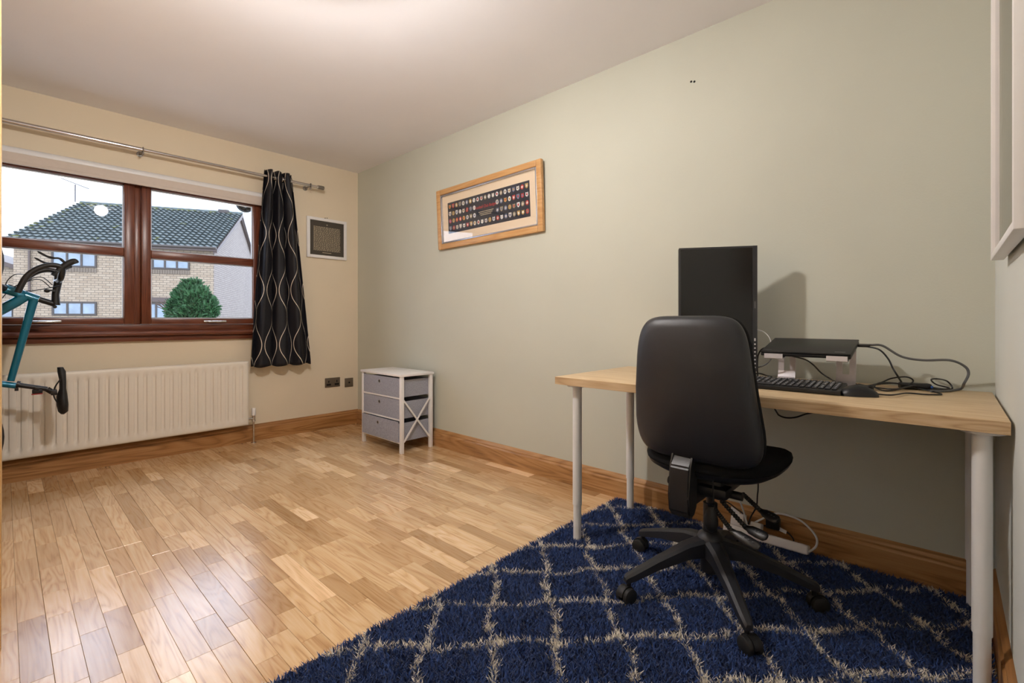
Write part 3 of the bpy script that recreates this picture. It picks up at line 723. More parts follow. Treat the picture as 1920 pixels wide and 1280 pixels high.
for s in (-1, 1):
    tube(b, [BB+Vector((0, .02*s, 0)), RH+Vector((0, .06*s, 0))], .010, 8); tube(b, [SC+Vector((-.05, .012*s, -.01)), RH+Vector((0, .06*s, 0))], .008, 8)
mk('frame', b, M_teal, bk)
b = new()
for s in (-1, 1): tube(b, cr([HT0, HT0+Vector((-.03, .04*s, .012)), (HT0+FH)/2+Vector((0, .052*s, .0)), FH+Vector((0, .055*s, 0))], 5), [.022]*5+[.016]*6+[.010]*5, 10)
mk('fork', b, M_black, bk)
b = new(); st0, st1 = q(73, 561), q(103, 570); tube(b, [st0, st1], .0165, 14); tube(b, [st1+Vector((.004, 0, -.006)), q(104, 552), q(109, 528)], [.021, .018, .019], 12)
tube(b, [q(103, 575, -.01), q(103, 575, .01)], .010, 8); mk('stem', b, M_black, bk)
bar = new(); hoods = []; levers = []
for s in (-1, 1):
    W2 = .19*s
    pts = [q(109, 527), q(109, 527)+Vector((0, W2*.6, 0)), q(110, 523)+Vector((0, W2*.92, .0)), q(112, 509)+Vector((0, W2, 0)), q(104, 503)+Vector((0, W2, 0)), q(86, 502)+Vector((0, W2, 0)), q(65, 509)+Vector((0, W2, 0)), q(48, 522)+Vector((0, W2, 0)), q(38, 538)+Vector((0, W2, 0)), q(32, 551)+Vector((0, W2, 0))]
    tube(bar, cr(pts, 5), .0145, 12)
    o_ = Vector((0, W2, 0))
    hp = [q(104, 513)+o_, q(114, 504)+o_, q(126, 497)+o_, q(133, 495)+o_, q(136, 499)+o_]
    hd_ = new(); hoods.append(hd_); tube(hd_, cr(hp, 4), [.016]*4+[.017]*4+[.017]*4+[.018]*4+[.010], 12)
    lb = new(); tube(lb, cr([q(117, 498)+o_, q(107, 490)+o_, q(96, 489)+o_, q(84, 486)+o_, q(67, 477)+o_], 4), [.009]*4+[.007]*4+[.009]*4+[.008]*4+[.003], 8, .5)
    levers.append(lb)
hb = mk('handlebar', bar, M_black, bk); [mk('hood', hd_, M_rubber, hb) for hd_ in hoods]
for lb in levers: mk('brake_lever', lb, M_black, hb)
b = new()
tube(b, cr([q(112, 535, -.1), q(100, 538, -.05), q(60, 545), q(20, 545), q(-8, 552)], 6), .0025, 6)
tube(b, cr([q(98, 534, .1), q(80, 520, .02), q(60, 522), q(35, 538), q(14, 534), q(2, 552)], 6), .0025, 6)
tube(b, cr([q(96, 540, .1), q(75, 524, .05), q(50, 528, .0), q(22, 540), q(3, 560)], 6), .0025, 6)
tube(b, cr([q(50, 515, .1), q(30, 514, .0), q(14, 526), q(8, 545)], 6), .0025, 6)
mk('cables', b, M_cable, bk)
b = new(); c = q(88, 545, -.06); ball(b, c, .014, (1, 1, .8)); rbox(b, (c.x+.0, c.y-.006, c.z-.002), (c.x+.035, c.y+.006, c.z+.008)); mk('bell', b, M_black, bk)
b = new(); tube(b, [q(30, 721), q(88, 729)], .0135, 14); tube(b, [q(88, 729), q(98, 735)], .015, 12); sp = mk('seatpost', b, M_black, bk)
b = new(); tube(b, [q(30, 720), q(36, 721)], .020, 16); rbox(b, tuple(q(31, 731)+Vector((-.008, -.012, -.004))), tuple(q(31, 731)+Vector((.008, .012, .012)))); mk('seat_clamp', b, M_black, bk)
b = new(); c = q(70, 734); rbox(b, (c.x-.022, c.y-.012, c.z-.010), (c.x+.022, c.y+.012, c.z+.014), .004); tube(b, [q(66, 727), q(74, 728)], .017, 12); lt = mk('rear_light', b, M_black, bk)
box('lens', (c.x-.024, c.y-.010, c.z-.016), (c.x+.022, c.y+.010, c.z-.010), M_led, lt)
# saddle: rear (wide) end is the lower one, nose points up
b = new(); prof = [(116, 688, .016), (119, 696, .024), (121, 712, .03), (121, 728, .042), (120, 742, .062), (121, 758, .07), (122, 770, .06), (120.5, 775, .03)]
rings = []
for k, (u, v, hw_) in enumerate(prof):
    p_ = q(u, v); th_ = (.012, .017, .014, .014, .022, .024, .02, .008)[k]
    rings.append([Vector((p_.x-.006+th_*math.cos(a)*(1 if math.cos(a) > 0 else 1.25), YB+hw_*math.sin(a), p_.z)) for a in [2*math.pi*i/16 for i in range(16)]])
loft(b, rings); sd = mk('saddle', b, M_rubber, bk, ang=60)
b = new()
for s in (-1, 1): tube(b, cr([q(116, 708, .02*s), q(107, 719, .022*s), q(102, 729, .022*s), q(101, 742, .022*s), q(106, 752, .026*s), q(113, 759, .028*s)], 5), .0038, 8)
c = q(100, 735); rbox(b, (c.x-.012, c.y-.03, c.z-.016), (c.x+.016, c.y+.03, c.z+.016), .005); mk('rails', b, M_black, sd)
b = new(); cyl(b, BB-Vector((0, .06, 0)), BB+Vector((0, .06, 0)), .018)
tube(b, [BB-Vector((0, .07, 0)), BB+Vector((-.02, -.075, .17))], .012, 8); tube(b, [BB+Vector((0, .07, 0)), BB+Vector((.02, .075, -.17))], .012, 8)
torus(b, BB-Vector((0, .055, 0)), .095, .006, (0, 1, 0), 36, 6); mk('crankset', b, M_black, bk)
for s, z in ((-1, .17), (1, -.17)): mk('pedal', rbox(new(), tuple(BB+Vector((-.05+.02*s, .09*s-.03, z-.012))), tuple(BB+Vector((.05+.02*s, .09*s+.03, z+.012))), .004), M_black, bk)
# hook that keeps it upright
b = new(); tube(b, cr([(XL+.005, YB+.03, 1.46), (-.55, YB+.045, 1.47), (-.50, YB+.0, 1.50), (-.55, YB-.03, 1.53), (XL+.005, YB-.03, 1.50)], 5), .008, 8); rbox(b, (XL, YB-.05, 1.40), (XL+.012, YB+.05, 1.58), .003)
mk('bike_hook', b, M_black, label='black wall hook holding the upright bicycle front wheel', cat='hook')

# ================================================================ DRAWER UNIT in the corner
x0, x1, y0, y1, hz = 2.03, 2.325, 3.012, 3.585, .598
du = thing('drawer_unit', ((x0+x1)/2, (y0+y1)/2, 0), 'small white frame drawer unit with three grey fabric drawers in corner', 'drawers')
mk('top', rbox(new(), (x0-.008, y0-.008, hz-.018), (x1+.008, y1+.008, hz), .002), M_white, du)
lt_ = .026
for a in (x0, x1-lt_):
    for c in (y0, y1-lt_): box('leg', (a, c, 0), (a+lt_, c+lt_, hz-.018), M_white, du, r=.0015)
zr_ = [(.085, .245), (.258, .408), (.421, .571)]
for k, (a, c) in enumerate(zr_):
    out = (.016, 0.002, 0.002)[k]
    bx_ = new(); e = .004
    X0, X1, Y0, Y1 = x0+.004-out, x1-.012, y0+lt_+.003, y1-lt_-.003
    rbox(bx_, (X0, Y0, a), (X0+.006, Y1, c-.004)); rbox(bx_, (X1-.005, Y0, a), (X1, Y1, c-.02)); rbox(bx_, (X0+.006, Y0, a), (X1-.005, Y0+.005, c-.02)); rbox(bx_, (X0+.006, Y1-.005, a), (X1-.005, Y1, c-.02)); rbox(bx_, (X0+.006, Y0+.005, a), (X1-.005, Y1-.005, a+.005))
    d_ = mk('drawer', bx_, M_gfab, du, smooth=False)
    yc = (Y0+Y1)/2+.02; zc = c-.045; b = new()
    torus(b, (X0-.0005, yc, zc), .0115, .003, (1, 0, 0), 20, 6); mk('eyelet', b, M_steel, d_)
    b = new(); lathe(b, [(.0105, 0), (.0105, .001), (0, .001)], (X0-.0002, yc, zc), 16, Matrix.Rotation(-math.pi/2, 4, 'Y')); mk('eyelet_hole', b, M_dark, d_)
    if k < 3: box('rail', (x0, y0+lt_, a-.012), (x0+.02, y1-lt_, a-.001), M_white, du); box('rail', (x1-.02, y0+lt_, a-.012), (x1, y1-lt_, a-.001), M_white, du)
for yy in (y0+.004, y1-.010):
    for s in (0, 1):
        b = new(); A = Vector((x0+lt_, yy+.003, .085 if s else .40)); B = Vector((x1-lt_, yy+.003, .40 if s else .085)); d_ = (B-A).normalized(); nrm = Vector((-d_.z, 0, d_.x))*.0065
        prism(b, [(0, -1), (1, -1), (1, 1), (0, 1)], lambda t, w_: A+(B-A)*t+nrm*w_-Vector((0, .003+.003*s, 0)), lambda t, w_: A+(B-A)*t+nrm*w_+Vector((0, .003-.003*s, 0))); mk('cross_brace', b, M_white, du, smooth=False)

# ================================================================ RUG
RX0, RX1, RY0, RY1 = .05, 2.318, -.095, 1.352
rug = thing('rug', ((RX0+RX1)/2, (RY0+RY1)/2, 0), 'shaggy navy rug with cream diamond lattice under desk and chair', 'rug')
box('backing', (RX0+.01, RY0+.01, .0005), (RX1-.01, RY1-.01, .008), M_navy, rug)
sp_ = .0042; nx, ny = int((RX1-RX0)/sp_), int((RY1-RY0)/sp_)
gx, gy = np.meshgrid(np.arange(nx), np.arange(ny)); N = gx.size; rs = np.random.RandomState(1)
px = RX0+(gx.ravel()+rs.rand(N))*sp_; py = RY0+(gy.ravel()+rs.rand(N))*sp_
wob = lambda s, k: .010*np.sin(s*23+k)+.007*np.sin(s*51+2.1*k)+.004*np.sin(s*97+k*.7)
A_ = (px-.719+wob(py, 1)*.9)/.1435; B_ = (1.287-py+wob(px, 2)*.9)/.137
d1 = np.abs((A_+B_)/2-np.round((A_+B_)/2))*.198; d2 = np.abs((A_-B_)/2-np.round((A_-B_)/2))*.198
node = np.sqrt(d1**2+d2**2)
lw = .0072+.0028*np.sin(px*61+py*47)+.002*rs.randn(N)
cream = (np.minimum(d1, d2) < lw) | (node < .013+.003*rs.randn(N))
bx0 = np.minimum(np.minimum(px-RX0, RX1-px), np.minimum(py-RY0, RY1-py))
hgt_ = (.020+.010*rs.rand(N))*np.clip(.55+bx0/.03, .55, 1)*np.where(cream, .95, 1)
cl = .5+.5*np.sin(px*43+1.7*np.sin(py*29))*np.sin(py*37+1.3*np.sin(px*33))      # tufts lean together in patches
ang = 2*np.pi*(cl*.9+.28*rs.randn(N)); ln = .010+.012*rs.rand(N)
lx, ly = ln*np.cos(ang), ln*np.sin(ang)
a2 = rs.rand(N)*np.pi; bw = .0016+.0010*rs.rand(N); wx_, wy_ = bw*np.cos(a2), bw*np.sin(a2)
z0_ = np.full(N, .006)
V = np.empty((N, 5, 3))
V[:, 0] = np.stack([px-wx_, py-wy_, z0_], 1); V[:, 1] = np.stack([px+wx_, py+wy_, z0_], 1)
V[:, 2] = np.stack([px+wx_*.9+lx*.4, py+wy_*.9+ly*.4, z0_+hgt_*.65], 1); V[:, 3] = np.stack([px-wx_*.9+lx*.4, py-wy_*.9+ly*.4, z0_+hgt_*.65], 1)
V[:, 4] = np.stack([px+lx, py+ly, z0_+hgt_], 1)
V[:, :, 0] = np.clip(V[:, :, 0], RX0-.012, 2.3565); V[:, :, 1] = np.clip(V[:, :, 1], -.10, RY1+.014)
me = bpy.data.meshes.new('pile'); k = np.arange(N)[:, None]*5
loops = np.concatenate([k+np.array([[0, 1, 2, 3]]), k+np.array([[3, 2, 4]])], 1).ravel()
me.vertices.add(N*5); me.vertices.foreach_set('co', V.ravel()); me.loops.add(N*7); me.loops.foreach_set('vertex_index', loops.astype(np.int32))
st = np.stack([np.arange(N)*7, np.arange(N)*7+4], 1).ravel(); me.polygons.add(N*2); me.polygons.foreach_set('loop_start', st.astype(np.int32))
me.update(calc_edges=True); me.validate()
tone = rs.rand(N)
navy = np.stack([.013+.022*tone, .029+.052*tone, .095+.175*tone], 1); cr_ = np.stack([.72+.16*tone, .66+.15*tone, .57+.14*tone], 1)
c3 = np.where(cream[:, None], cr_, navy); C4 = np.ones((N, 5, 4)); C4[:, :, :3] = c3[:, None]
att = me.color_attributes.new('yarn', 'FLOAT_COLOR', 'POINT'); att.data.foreach_set('color', C4.ravel())
m, n, l, bs = base('rug_yarn'); at_ = n.new('ShaderNodeAttribute'); at_.attribute_name = 'yarn'; l.new(at_.outputs['Color'], bs.inputs['Base Color'])
bs.inputs['Roughness'].default_value = .8; bs.inputs['Specular IOR Level'].default_value = .25; bs.inputs['Sheen Weight'].default_value = .2
me.materials.append(m); po = bpy.data.objects.new('pile', me); COL.objects.link(po); po.parent = rug; po['kind'] = 'stuff'
me.transform(Matrix.Translation(-ORG[rug.name]))
RZ = .022                                                       # height at which things settle into the pile

# ================================================================ DESK
DX0, DX1, DY0, DY1, DZ = 1.695, 2.362, -.115, 1.305, .750
dk = thing('desk', ((DX0+DX1)/2, (DY0+DY1)/2, 0), 'oak effect desk with white tubular legs against sage wall', 'desk')
mk('table_top', rbox(new(), (DX0+.001, DY0, DZ-.034), (DX1, DY1, DZ), .0012), M_desk, dk)
box('edge_band', (DX0-.0002, DY0+.001, DZ-.033), (DX0+.001, DY1-.001, DZ-.0012), M_edge, dk)
for x, y in ((1.752, 1.222), (2.232, 1.222), (1.752, -.066), (2.262, -.064)):
    b = new(); cyl(b, (x, y, .178), (x, y, DZ-.036), .0205, n=28); lg = mk('leg', b, M_tube, dk)
    b = new(); cyl(b, (x, y, .012), (x, y, .19), .0178, n=28); mk('lower_leg', b, M_tube, lg)
    b = new(); cyl(b, (x, y, DZ-.042), (x, y, DZ-.034), .045, n=28); mk('mounting_plate', b, M_tube, lg)
# ================================================================ MONITOR (portrait)
ml, mr = Vector((2.032, .874, 0)), Vector((2.186, .597, 0)); ac = (mr-ml).normalized(); nf = Vector((-ac.y, ac.x, 0)); nf = nf if nf.x < 0 else -nf
mw = (mr-ml).length; mz0, mz1 = .785, 1.323
mo = thing('monitor', tuple((ml+mr)/2-nf*.06+Vector((0, 0, DZ))), 'black monitor turned to portrait standing behind the office chair', 'monitor')
def mm(a, d, z): return ml+ac*a+nf*d+Vector((0, 0, z))
def mbox(a0, a1, d0, d1, z0, z1, r=0):
    t = rbox(new(), (a0, d0, z0), (a1, d1, z1), r)
    for v in t.verts: v.co = mm(*v.co)
    return t
M_screen = mat('screen_black', (9, 9, 10), .22, var=.05)
mk('housing', mbox(0, mw, -.034, -.002, mz0, mz1, .003), M_black, mo)
bz = mbox(0, mw-.018, -.002, 0, mz1-.008, mz1)
for t in (mbox(0, .008, -.002, 0, mz0+.008, mz1-.008), mbox(mw-.018, mw, -.002, .0015, mz0, mz1), mbox(0, mw-.018, -.002, 0, mz0, mz0+.008)): merge(bz, t)
be = mk('bezel', bz, M_dgrey, mo, smooth=False)
mk('screen', mbox(.008, mw-.018, -.0025, -.0012, mz0+.008, mz1-.008), M_screen, mo)
b = mbox(mw-.012, mw-.006, .0015, .0019, 1.055, 1.085)
mk('maker_mark', b, M_greycable, be)
b = new()
for k in range(8): merge(b, mbox(mw-.0125, mw-.0065, .0015, .0019, .800+.0165*k, .800+.0165*k+(.012 if k == 7 else .006)))
mk('button_marks', b, M_label, be, smooth=False)
sc_ = Vector(((ml.x+mr.x)/2, (ml.y+mr.y)/2, 0))-nf*.085
b = new(); tube(b, [sc_+Vector((0, 0, DZ+.012)), sc_+Vector((0, 0, 1.12))], .022, 16); tube(b, [sc_+Vector((0, 0, 1.06)), sc_+nf*.05+Vector((0, 0, 1.06))], .03, 16); mk('stand_column', b, M_black, mo)
b = new(); lathe(b, [(.105, 0), (.105, .006), (.095, .012), (0, .013)], sc_+Vector((0, 0, DZ)), 32); mk('stand_base', b, M_black, mo)
# ================================================================ LAPTOP STAND, LAPTOP
fl_, fr_ = Vector((2.05, .545, .862)), Vector((2.05, .255, .862)); bk_z = .908; lxb = 2.262
ls = thing('laptop_stand', (2.2, .40, DZ), 'silver aluminium laptop riser holding the closed laptop', 'laptop stand')
def lap(x, z_off): t = (x-2.05)/(lxb-2.05); return .862+(bk_z-.862)*t+z_off
for yc in (.498, .293):
    b = new(); wv_ = .032
    path = [(2.035, lap(2.05, .012)), (2.032, lap(2.05, -.004)), (2.05, lap(2.05, -.007)), (2.15, lap(2.15, -.006)), (2.235, lap(2.235, -.006)), (2.247, lap(2.247, -.012)), (2.249, .855), (2.247, .825), (2.243, .792), (2.238, .768), (2.230, .7585), (2.215, .7535), (2.13, .7525)]
    def strip(pp, e0, e1):
        rings = []
        for i in pp:
            g = lambda k: Vector((path[k][0], 0, path[k][1]))
            t_ = (g(min(i+1, len(path)-1))-g(max(i-1, 0))).normalized(); nn = Vector((-t_.z, 0, t_.x))*.0022
            rings.append([g(i)+nn+Vector((0, yc+e0, 0)), g(i)+nn+Vector((0, yc+e1, 0)), g(i)-nn+Vector((0, yc+e1, 0)), g(i)-nn+Vector((0, yc+e0, 0))])
        loft(b, rings)
    strip(range(0, 7), -wv_, wv_); strip(range(8, len(path)), -wv_, wv_); strip((6, 7, 8), -wv_, -.011); strip((6, 7, 8), .011, wv_)
    mk('leg', b, M_satin, ls)
mk('cross_bar', rbox(new(), (2.12, .30, lap(2.14, -.016)), (2.16, .49, lap(2.14, -.008)), .002), M_satin, ls)
lp_ = thing('laptop', (2.15, .40, lap(2.15, 0)), 'closed black laptop lying on the silver riser', 'laptop')
ta = math.atan2(bk_z-.862, lxb-2.05); LM = Matrix.Translation((2.05, .40, .8635)) @ Matrix.Rotation(-ta, 4, 'Y')
ll = math.hypot(lxb-2.05, bk_z-.862)
mk('base', rbox(new(), (0, -.147, .0), (ll, .147, .012), .003, M=LM), M_black, lp_)
ld = mk('lid', rbox(new(), (.0, -.147, .0125), (ll, .147, .020), .0025, M=LM), M_black, lp_)
for a in ((.018, -.128, .0201, .026, -.096, .0204), (.020, .112, .0201, .025, .142, .0204)): mk('maker_mark', rbox(new(), a[:3], a[3:], M=LM), M_greycable, ld)
mk('dock_plug', rbox(new(), (ll-.05, -.185, .002), (ll-.028, -.147, .011), .002, M=LM), M_black, lp_)
# ================================================================ KEYBOARD, MOUSE
kx0, kx1, ky0, ky1 = 1.895, 2.045, .262, .705
KM = Matrix.Translation((kx0, ky0, DZ)) @ Matrix.Rotation(-math.radians(5), 4, 'Y')
kb = thing('keyboard', ((kx0+kx1)/2, (ky0+ky1)/2, DZ), 'black computer keyboard lying on the desk behind chair', 'keyboard')
mk('case', rbox(new(), (0, 0, .001), (kx1-kx0, ky1-ky0, .017), .004, M=KM), M_black, kb)
b = new(); lg_ = new(); kw = .019; rr = random.Random(8)
for r_ in range(6):
    y = .012
    while y < ky1-ky0-.025:
        wk = kw if (r_ > 0 or True) else kw
        if r_ == 0 and .2 < y < .3: wk = .1
        if abs(y-.095) < .006 or abs(y-.175) < .006: y += .008
        rbox(b, (.010+r_*.0215, y, .017), (.010+r_*.0215+.0165, min(y+wk-.003, ky1-ky0-.008), .0225), .0015, 1, M=KM)
        if rr.random() < .8: rbox(lg_, (.018+r_*.0215, y+.004, .0225), (.0225+r_*.0215, y+.0085, .0227), M=KM)
        y += wk
mk('keys', b, M_dgrey, kb, kind='stuff'); mk('key_legends', lg_, M_label, kb, kind='stuff', smooth=False)
for yy in (ky0+.02, ky1-.05): box('foot', (kx1-.02, yy, DZ), (kx1-.012, yy+.03, DZ+.014), M_black, kb)
mc = at_z(1606, 744, DZ); mc.x += .03
ms = thing('mouse', (mc.x, mc.y, DZ), 'black computer mouse beside the keyboard on the desk', 'mouse')
b = new(); rings = []
ml_ = [(-.052, .012, .010), (-.047, .024, .020), (-.03, .031, .031), (-.005, .032, .038), (.02, .029, .036), (.04, .026, .026), (.052, .020, .016), (.056, .010, .009)]
MMx = Matrix.Translation((mc.x, mc.y, DZ)) @ Matrix.Rotation(math.radians(-68), 4, 'Z')
for x, hw_, hh in ml_:
    rings.append([MMx @ Vector((x, hw_*math.cos(a), max(.0008, hh*max(0, math.sin(a))**.8) if math.sin(a) > 0 else .0008)) for a in [math.pi*i/11 for i in range(12)]])
loft(b, rings); mb_ = mk('body', b, M_black, ms, ang=60)
b = new(); tube(b, [MMx @ Vector((x, hw_*.99, hh*.42+.002)) for x, hw_, hh in ml_], .0028, 6); mk('grip_strip', b, M_dgrey, ms)
b = new(); torus(b, MMx @ Vector((.034, 0, .026)), .007, .004, MMx.to_3x3() @ Vector((0, 1, 0)), 16, 6); mk('scroll_wheel', b, M_rubber, ms)

# ================================================================ CABLES ON THE DESK
def cable(pts, r, m_, label, k=7, name='cable', cat='cable'):
    b = new(); tube(b, cr(pts, k), r, 8); return mk(name, b, m_, label=label, cat=cat)
def dz(u, v, h=.004):
    p = at_z(u, v, DZ+h); p.x = min(p.x, 2.352); return p
def ad(u, v, x): return at_x(u, v, x)
cable([LM @ Vector((ll-.03, -.185, .007)), ad(1655, 648, 2.25), ad(1690, 668, 2.26), ad(1730, 675, 2.27), ad(1780, 675, 2.28), ad(1808, 686, 2.30), ad(1816, 700, 2.30), ad(1808, 718, 2.28), dz(1800, 727, .005), dz(1770, 733, .005), dz(1745, 733, .005)], .0042, M_greycable, 'thick grey laptop power cable arching from laptop to desk')
cable([LM @ Vector((ll-.04, -.17, .004)), ad(1648, 655, 2.2), ad(1665, 672, 2.2), ad(1674, 690, 2.18), ad(1682, 703, 2.15), dz(1692, 718, .012), dz(1702, 724, .006), dz(1716, 727, .006)], .003, M_cable, 'thin black cable dropping from laptop corner into cable tangle')
rr = random.Random(21); b = new(); pts = []
tang = [(1600, 717), (1622, 722), (1650, 714), (1672, 700), (1700, 693), (1712, 706), (1690, 726), (1660, 731), (1640, 722), (1652, 711), (1690, 716), (1730, 728), (1752, 733), (1765, 738), (1735, 738), (1700, 735), (1670, 738), (1640, 736), (1625, 728), (1640, 718), (1670, 712), (1700, 716), (1730, 722), (1762, 728)]
hs = [.004, .004, .012, .030, .045, .03, .006, .004, .01, .02, .012, .006, .004, .004, .004, .006, .008, .004, .004, .012, .02, .018, .012, .004]
for (u, v), h_ in zip(tang, hs): pts.append(dz(u, v+h_*300, h_))
cable(pts, .0026, M_cable, 'tangled loops of thin black cable heaped on desk right of laptop')
cable([dz(1610, 720), dz(1640, 726, .008), dz(1680, 729, .012), dz(1720, 722, .016), dz(1760, 728), dz(1785, 724), dz(1776, 705+8, .03), dz(1757, 696+14, .045), dz(1746, 702+10, .035), dz(1756, 716+4, .015), dz(1780, 726), dz(1740, 731)], .0026, M_cable, 'thin black cable with a standing loop beside the power brick')
p_ = dz(1715, 729, .001); BM = Matrix.Translation(p_) @ Matrix.Rotation(math.radians(-72), 4, 'Z')
pb_ = thing('power_brick', tuple(p_), 'black laptop power brick lying in the cable tangle on desk', 'power adapter')
mk('brick_case', rbox(new(), (-.045, -.02, 0), (.045, .02, .022), .005, 3, M=BM), M_black, pb_)
mk('indicator', rbox(new(), (.040, -.022, .008), (.047, -.012, .016), .001, M=BM), mat('blue_indicator', (40, 90, 170), .4), pb_)
cable([ad(1416, 617, 2.2), ad(1432, 622, 2.21), ad(1443, 634, 2.21), ad(1447, 648, 2.21), LM @ Vector((ll-.02, .152, .006))], .002, M_wcable, 'pale thin cable curving from monitor to laptop left side')
cable([LM @ Vector((.12, .150, .004)), ad(1428, 655, 2.20), ad(1421, 668, 2.22), ad(1420, 690, 2.24), dz(1421, 706, .003), dz(1419, 709)], .0032, M_cable, 'black cable hanging straight down from laptop left side')
cable([ad(1414, 690, 2.2), ad(1430, 686, 2.2), ad(1442, 678, 2.19), ad(1446, 668, 2.18), LM @ Vector((.10, .150, .004))], .0026, M_greycable, 'grey cable looping below the laptop left corner')
cable([dz(1413, 700, .035), dz(1425, 700, .035), dz(1438, 704, .024), dz(1447, 706, .004), dz(1452, 712)], .0028, M_cable, 'short black cable arching onto the desk beside monitor')
cable([LM @ Vector((.02, .04, -.003)), ad(1510, 674, 2.12), ad(1525, 684, 2.13), ad(1540, 699, 2.13), ad(1555, 709, 2.12), dz(1566, 715, .003), dz(1585, 717)], .0028, M_cable, 'black cable sagging between the two laptop riser legs')
cable([(DX0+.30, .512, DZ-.034), ad(1456, 772, 2.0), ad(1462, 779, 2.0), ad(1475, 783, 2.0), ad(1492, 782, 2.0), ad(1510, 776, 2.0), ad(1528, 770, 2.0), (2.01, .372, DZ-.034)], .003, M_cable, 'black cable drooping below the desk top')

# ================================================================ OFFICE CHAIR
hx, hy = 1.763, .640
ch = thing('office_chair', (hx, hy, 0), 'black office swivel chair with tall plastic back at desk', 'chair')
def outline(n, wt, wb, hh, p=4.2):
    o = []
    for i in range(n):
        a = 2*math.pi*i/n; c, s = math.cos(a), math.sin(a)
        x = math.copysign(abs(c)**(2/p), c); z = math.copysign(abs(s)**(2/p), s)
        o.append((x*((wt+wb)/2+(wt-wb)/2*z-(.030*max(0, -z-.45)**1.5 if wt != wb and hh > .24 else 0)), z*hh))
    return o
yc_, zc_, hh_ = .622, .772, .246
def backmap(y, z, off):
    t = z/hh_
    wx = -.035*(t-.1)+.55*y*y-.030*(1-t*t)*0-.028*math.cos(t*1.5)      # reclined, wrapped sideways
    return Vector((1.545+wx+off, yc_+y*(1 if y > 0 else 1), zc_+z))
ol = outline(64, .172, .222, hh_, 6.0)
def pillow(b, ol, prof, fn): 
    rings = [[fn(x*s, y*s2, off) for x, y in ol] for s, s2, off in prof]; loft(b, rings)
b = new(); pillow(b, ol, [(.02, .02, -.036), (.3, .3, -.035), (.6, .6, -.033), (.82, .84, -.030), (.92, .93, -.025), (.97, .972, -.016), (.995, .995, -.002), (1.0, 1.0, .008), (.985, .985, .012)], backmap); mk('back_shell', b, M_shell, ch, ang=80)
b = new(); pillow(b, ol, [(.97, .97, .010), (1.0, 1.0, .018), (1.0, 1.0, .034), (.97, .97, .050), (.88, .90, .060), (.6, .6, .066), (.2, .2, .068)], backmap); mk('backrest', b, M_fabric, ch, ang=80)
# seat
sx_, sy_ = 1.80, .628
so_ = outline(56, .235, .225, .235, 3.0)
def seatmap(y, x, off): return Vector((sx_+x, sy_+y, .487+off-.018*max(0, x/.235)**3*1.0+.010*(abs(y)/.235)**2))
b = new(); pillow(b, so_, [(.93, .93, .002), (.99, .99, .008), (1, 1, .020), (.985, .985, .034), (.93, .93, .042), (.7, .7, .044), (.3, .3, .040), (.02, .02, .039)], seatmap); mk('seat', b, M_fabric, ch, ang=80)
b = new(); pillow(b, so_, [(.3, .3, -.034), (.62, .62, -.032), (.85, .85, -.022), (.96, .96, -.006), (.985, .985, .008), (.9, .9, .010)], seatmap); mk('seat_pan', b, M_black, ch, ang=80)
# back upright
b = new(); cyy = .656
prism(b, [(1.572, .60), (1.556, .548), (1.528, .515), (1.520, .42), (1.522, .365), (1.540, .345), (1.568, .350), (1.588, .375), (1.590, .45), (1.596, .60)], lambda x, z: (x, cyy-.036, z), lambda x, z: (x, cyy+.036, z))
bmesh.ops.bevel(b, geom=b.edges[:], offset=.006, segments=2, affect='EDGES'); mk('back_upright', b, M_black, ch)
b = new(); rbox(b, (1.53, cyy-.03, .375), (1.70, cyy+.03, .415), .008); rbox(b, (1.66, hy-.075, .385), (1.90, hy+.075, .452), .012); rbox(b, (1.63, hy-.10, .40), (1.70, hy+.10, .435), .008); cyl(b, (1.70, hy-.13, .405), (1.70, hy+.13, .405), .014); mk('mechanism', b, M_black, ch)
b = new(); cyl(b, (1.86, sy_+.20, .455), (1.86, sy_+.25, .455), .016); mk('knob', b, M_black, ch)
b = new(); cyl(b, (hx, hy, .20), (hx, hy, .40), .014, n=18); cyl(b, (hx, hy, .20), (hx, hy, .335), .0245, n=22); mk('gas_lift', b, M_black, ch)
b = new(); lathe(b, [(.03, .085), (.034, .09), (.034, .14), (.045, .15), (.047, .205), (.040, .222), (.026, .232)], (hx, hy, 0), 28); mk('hub', b, M_shell, ch)
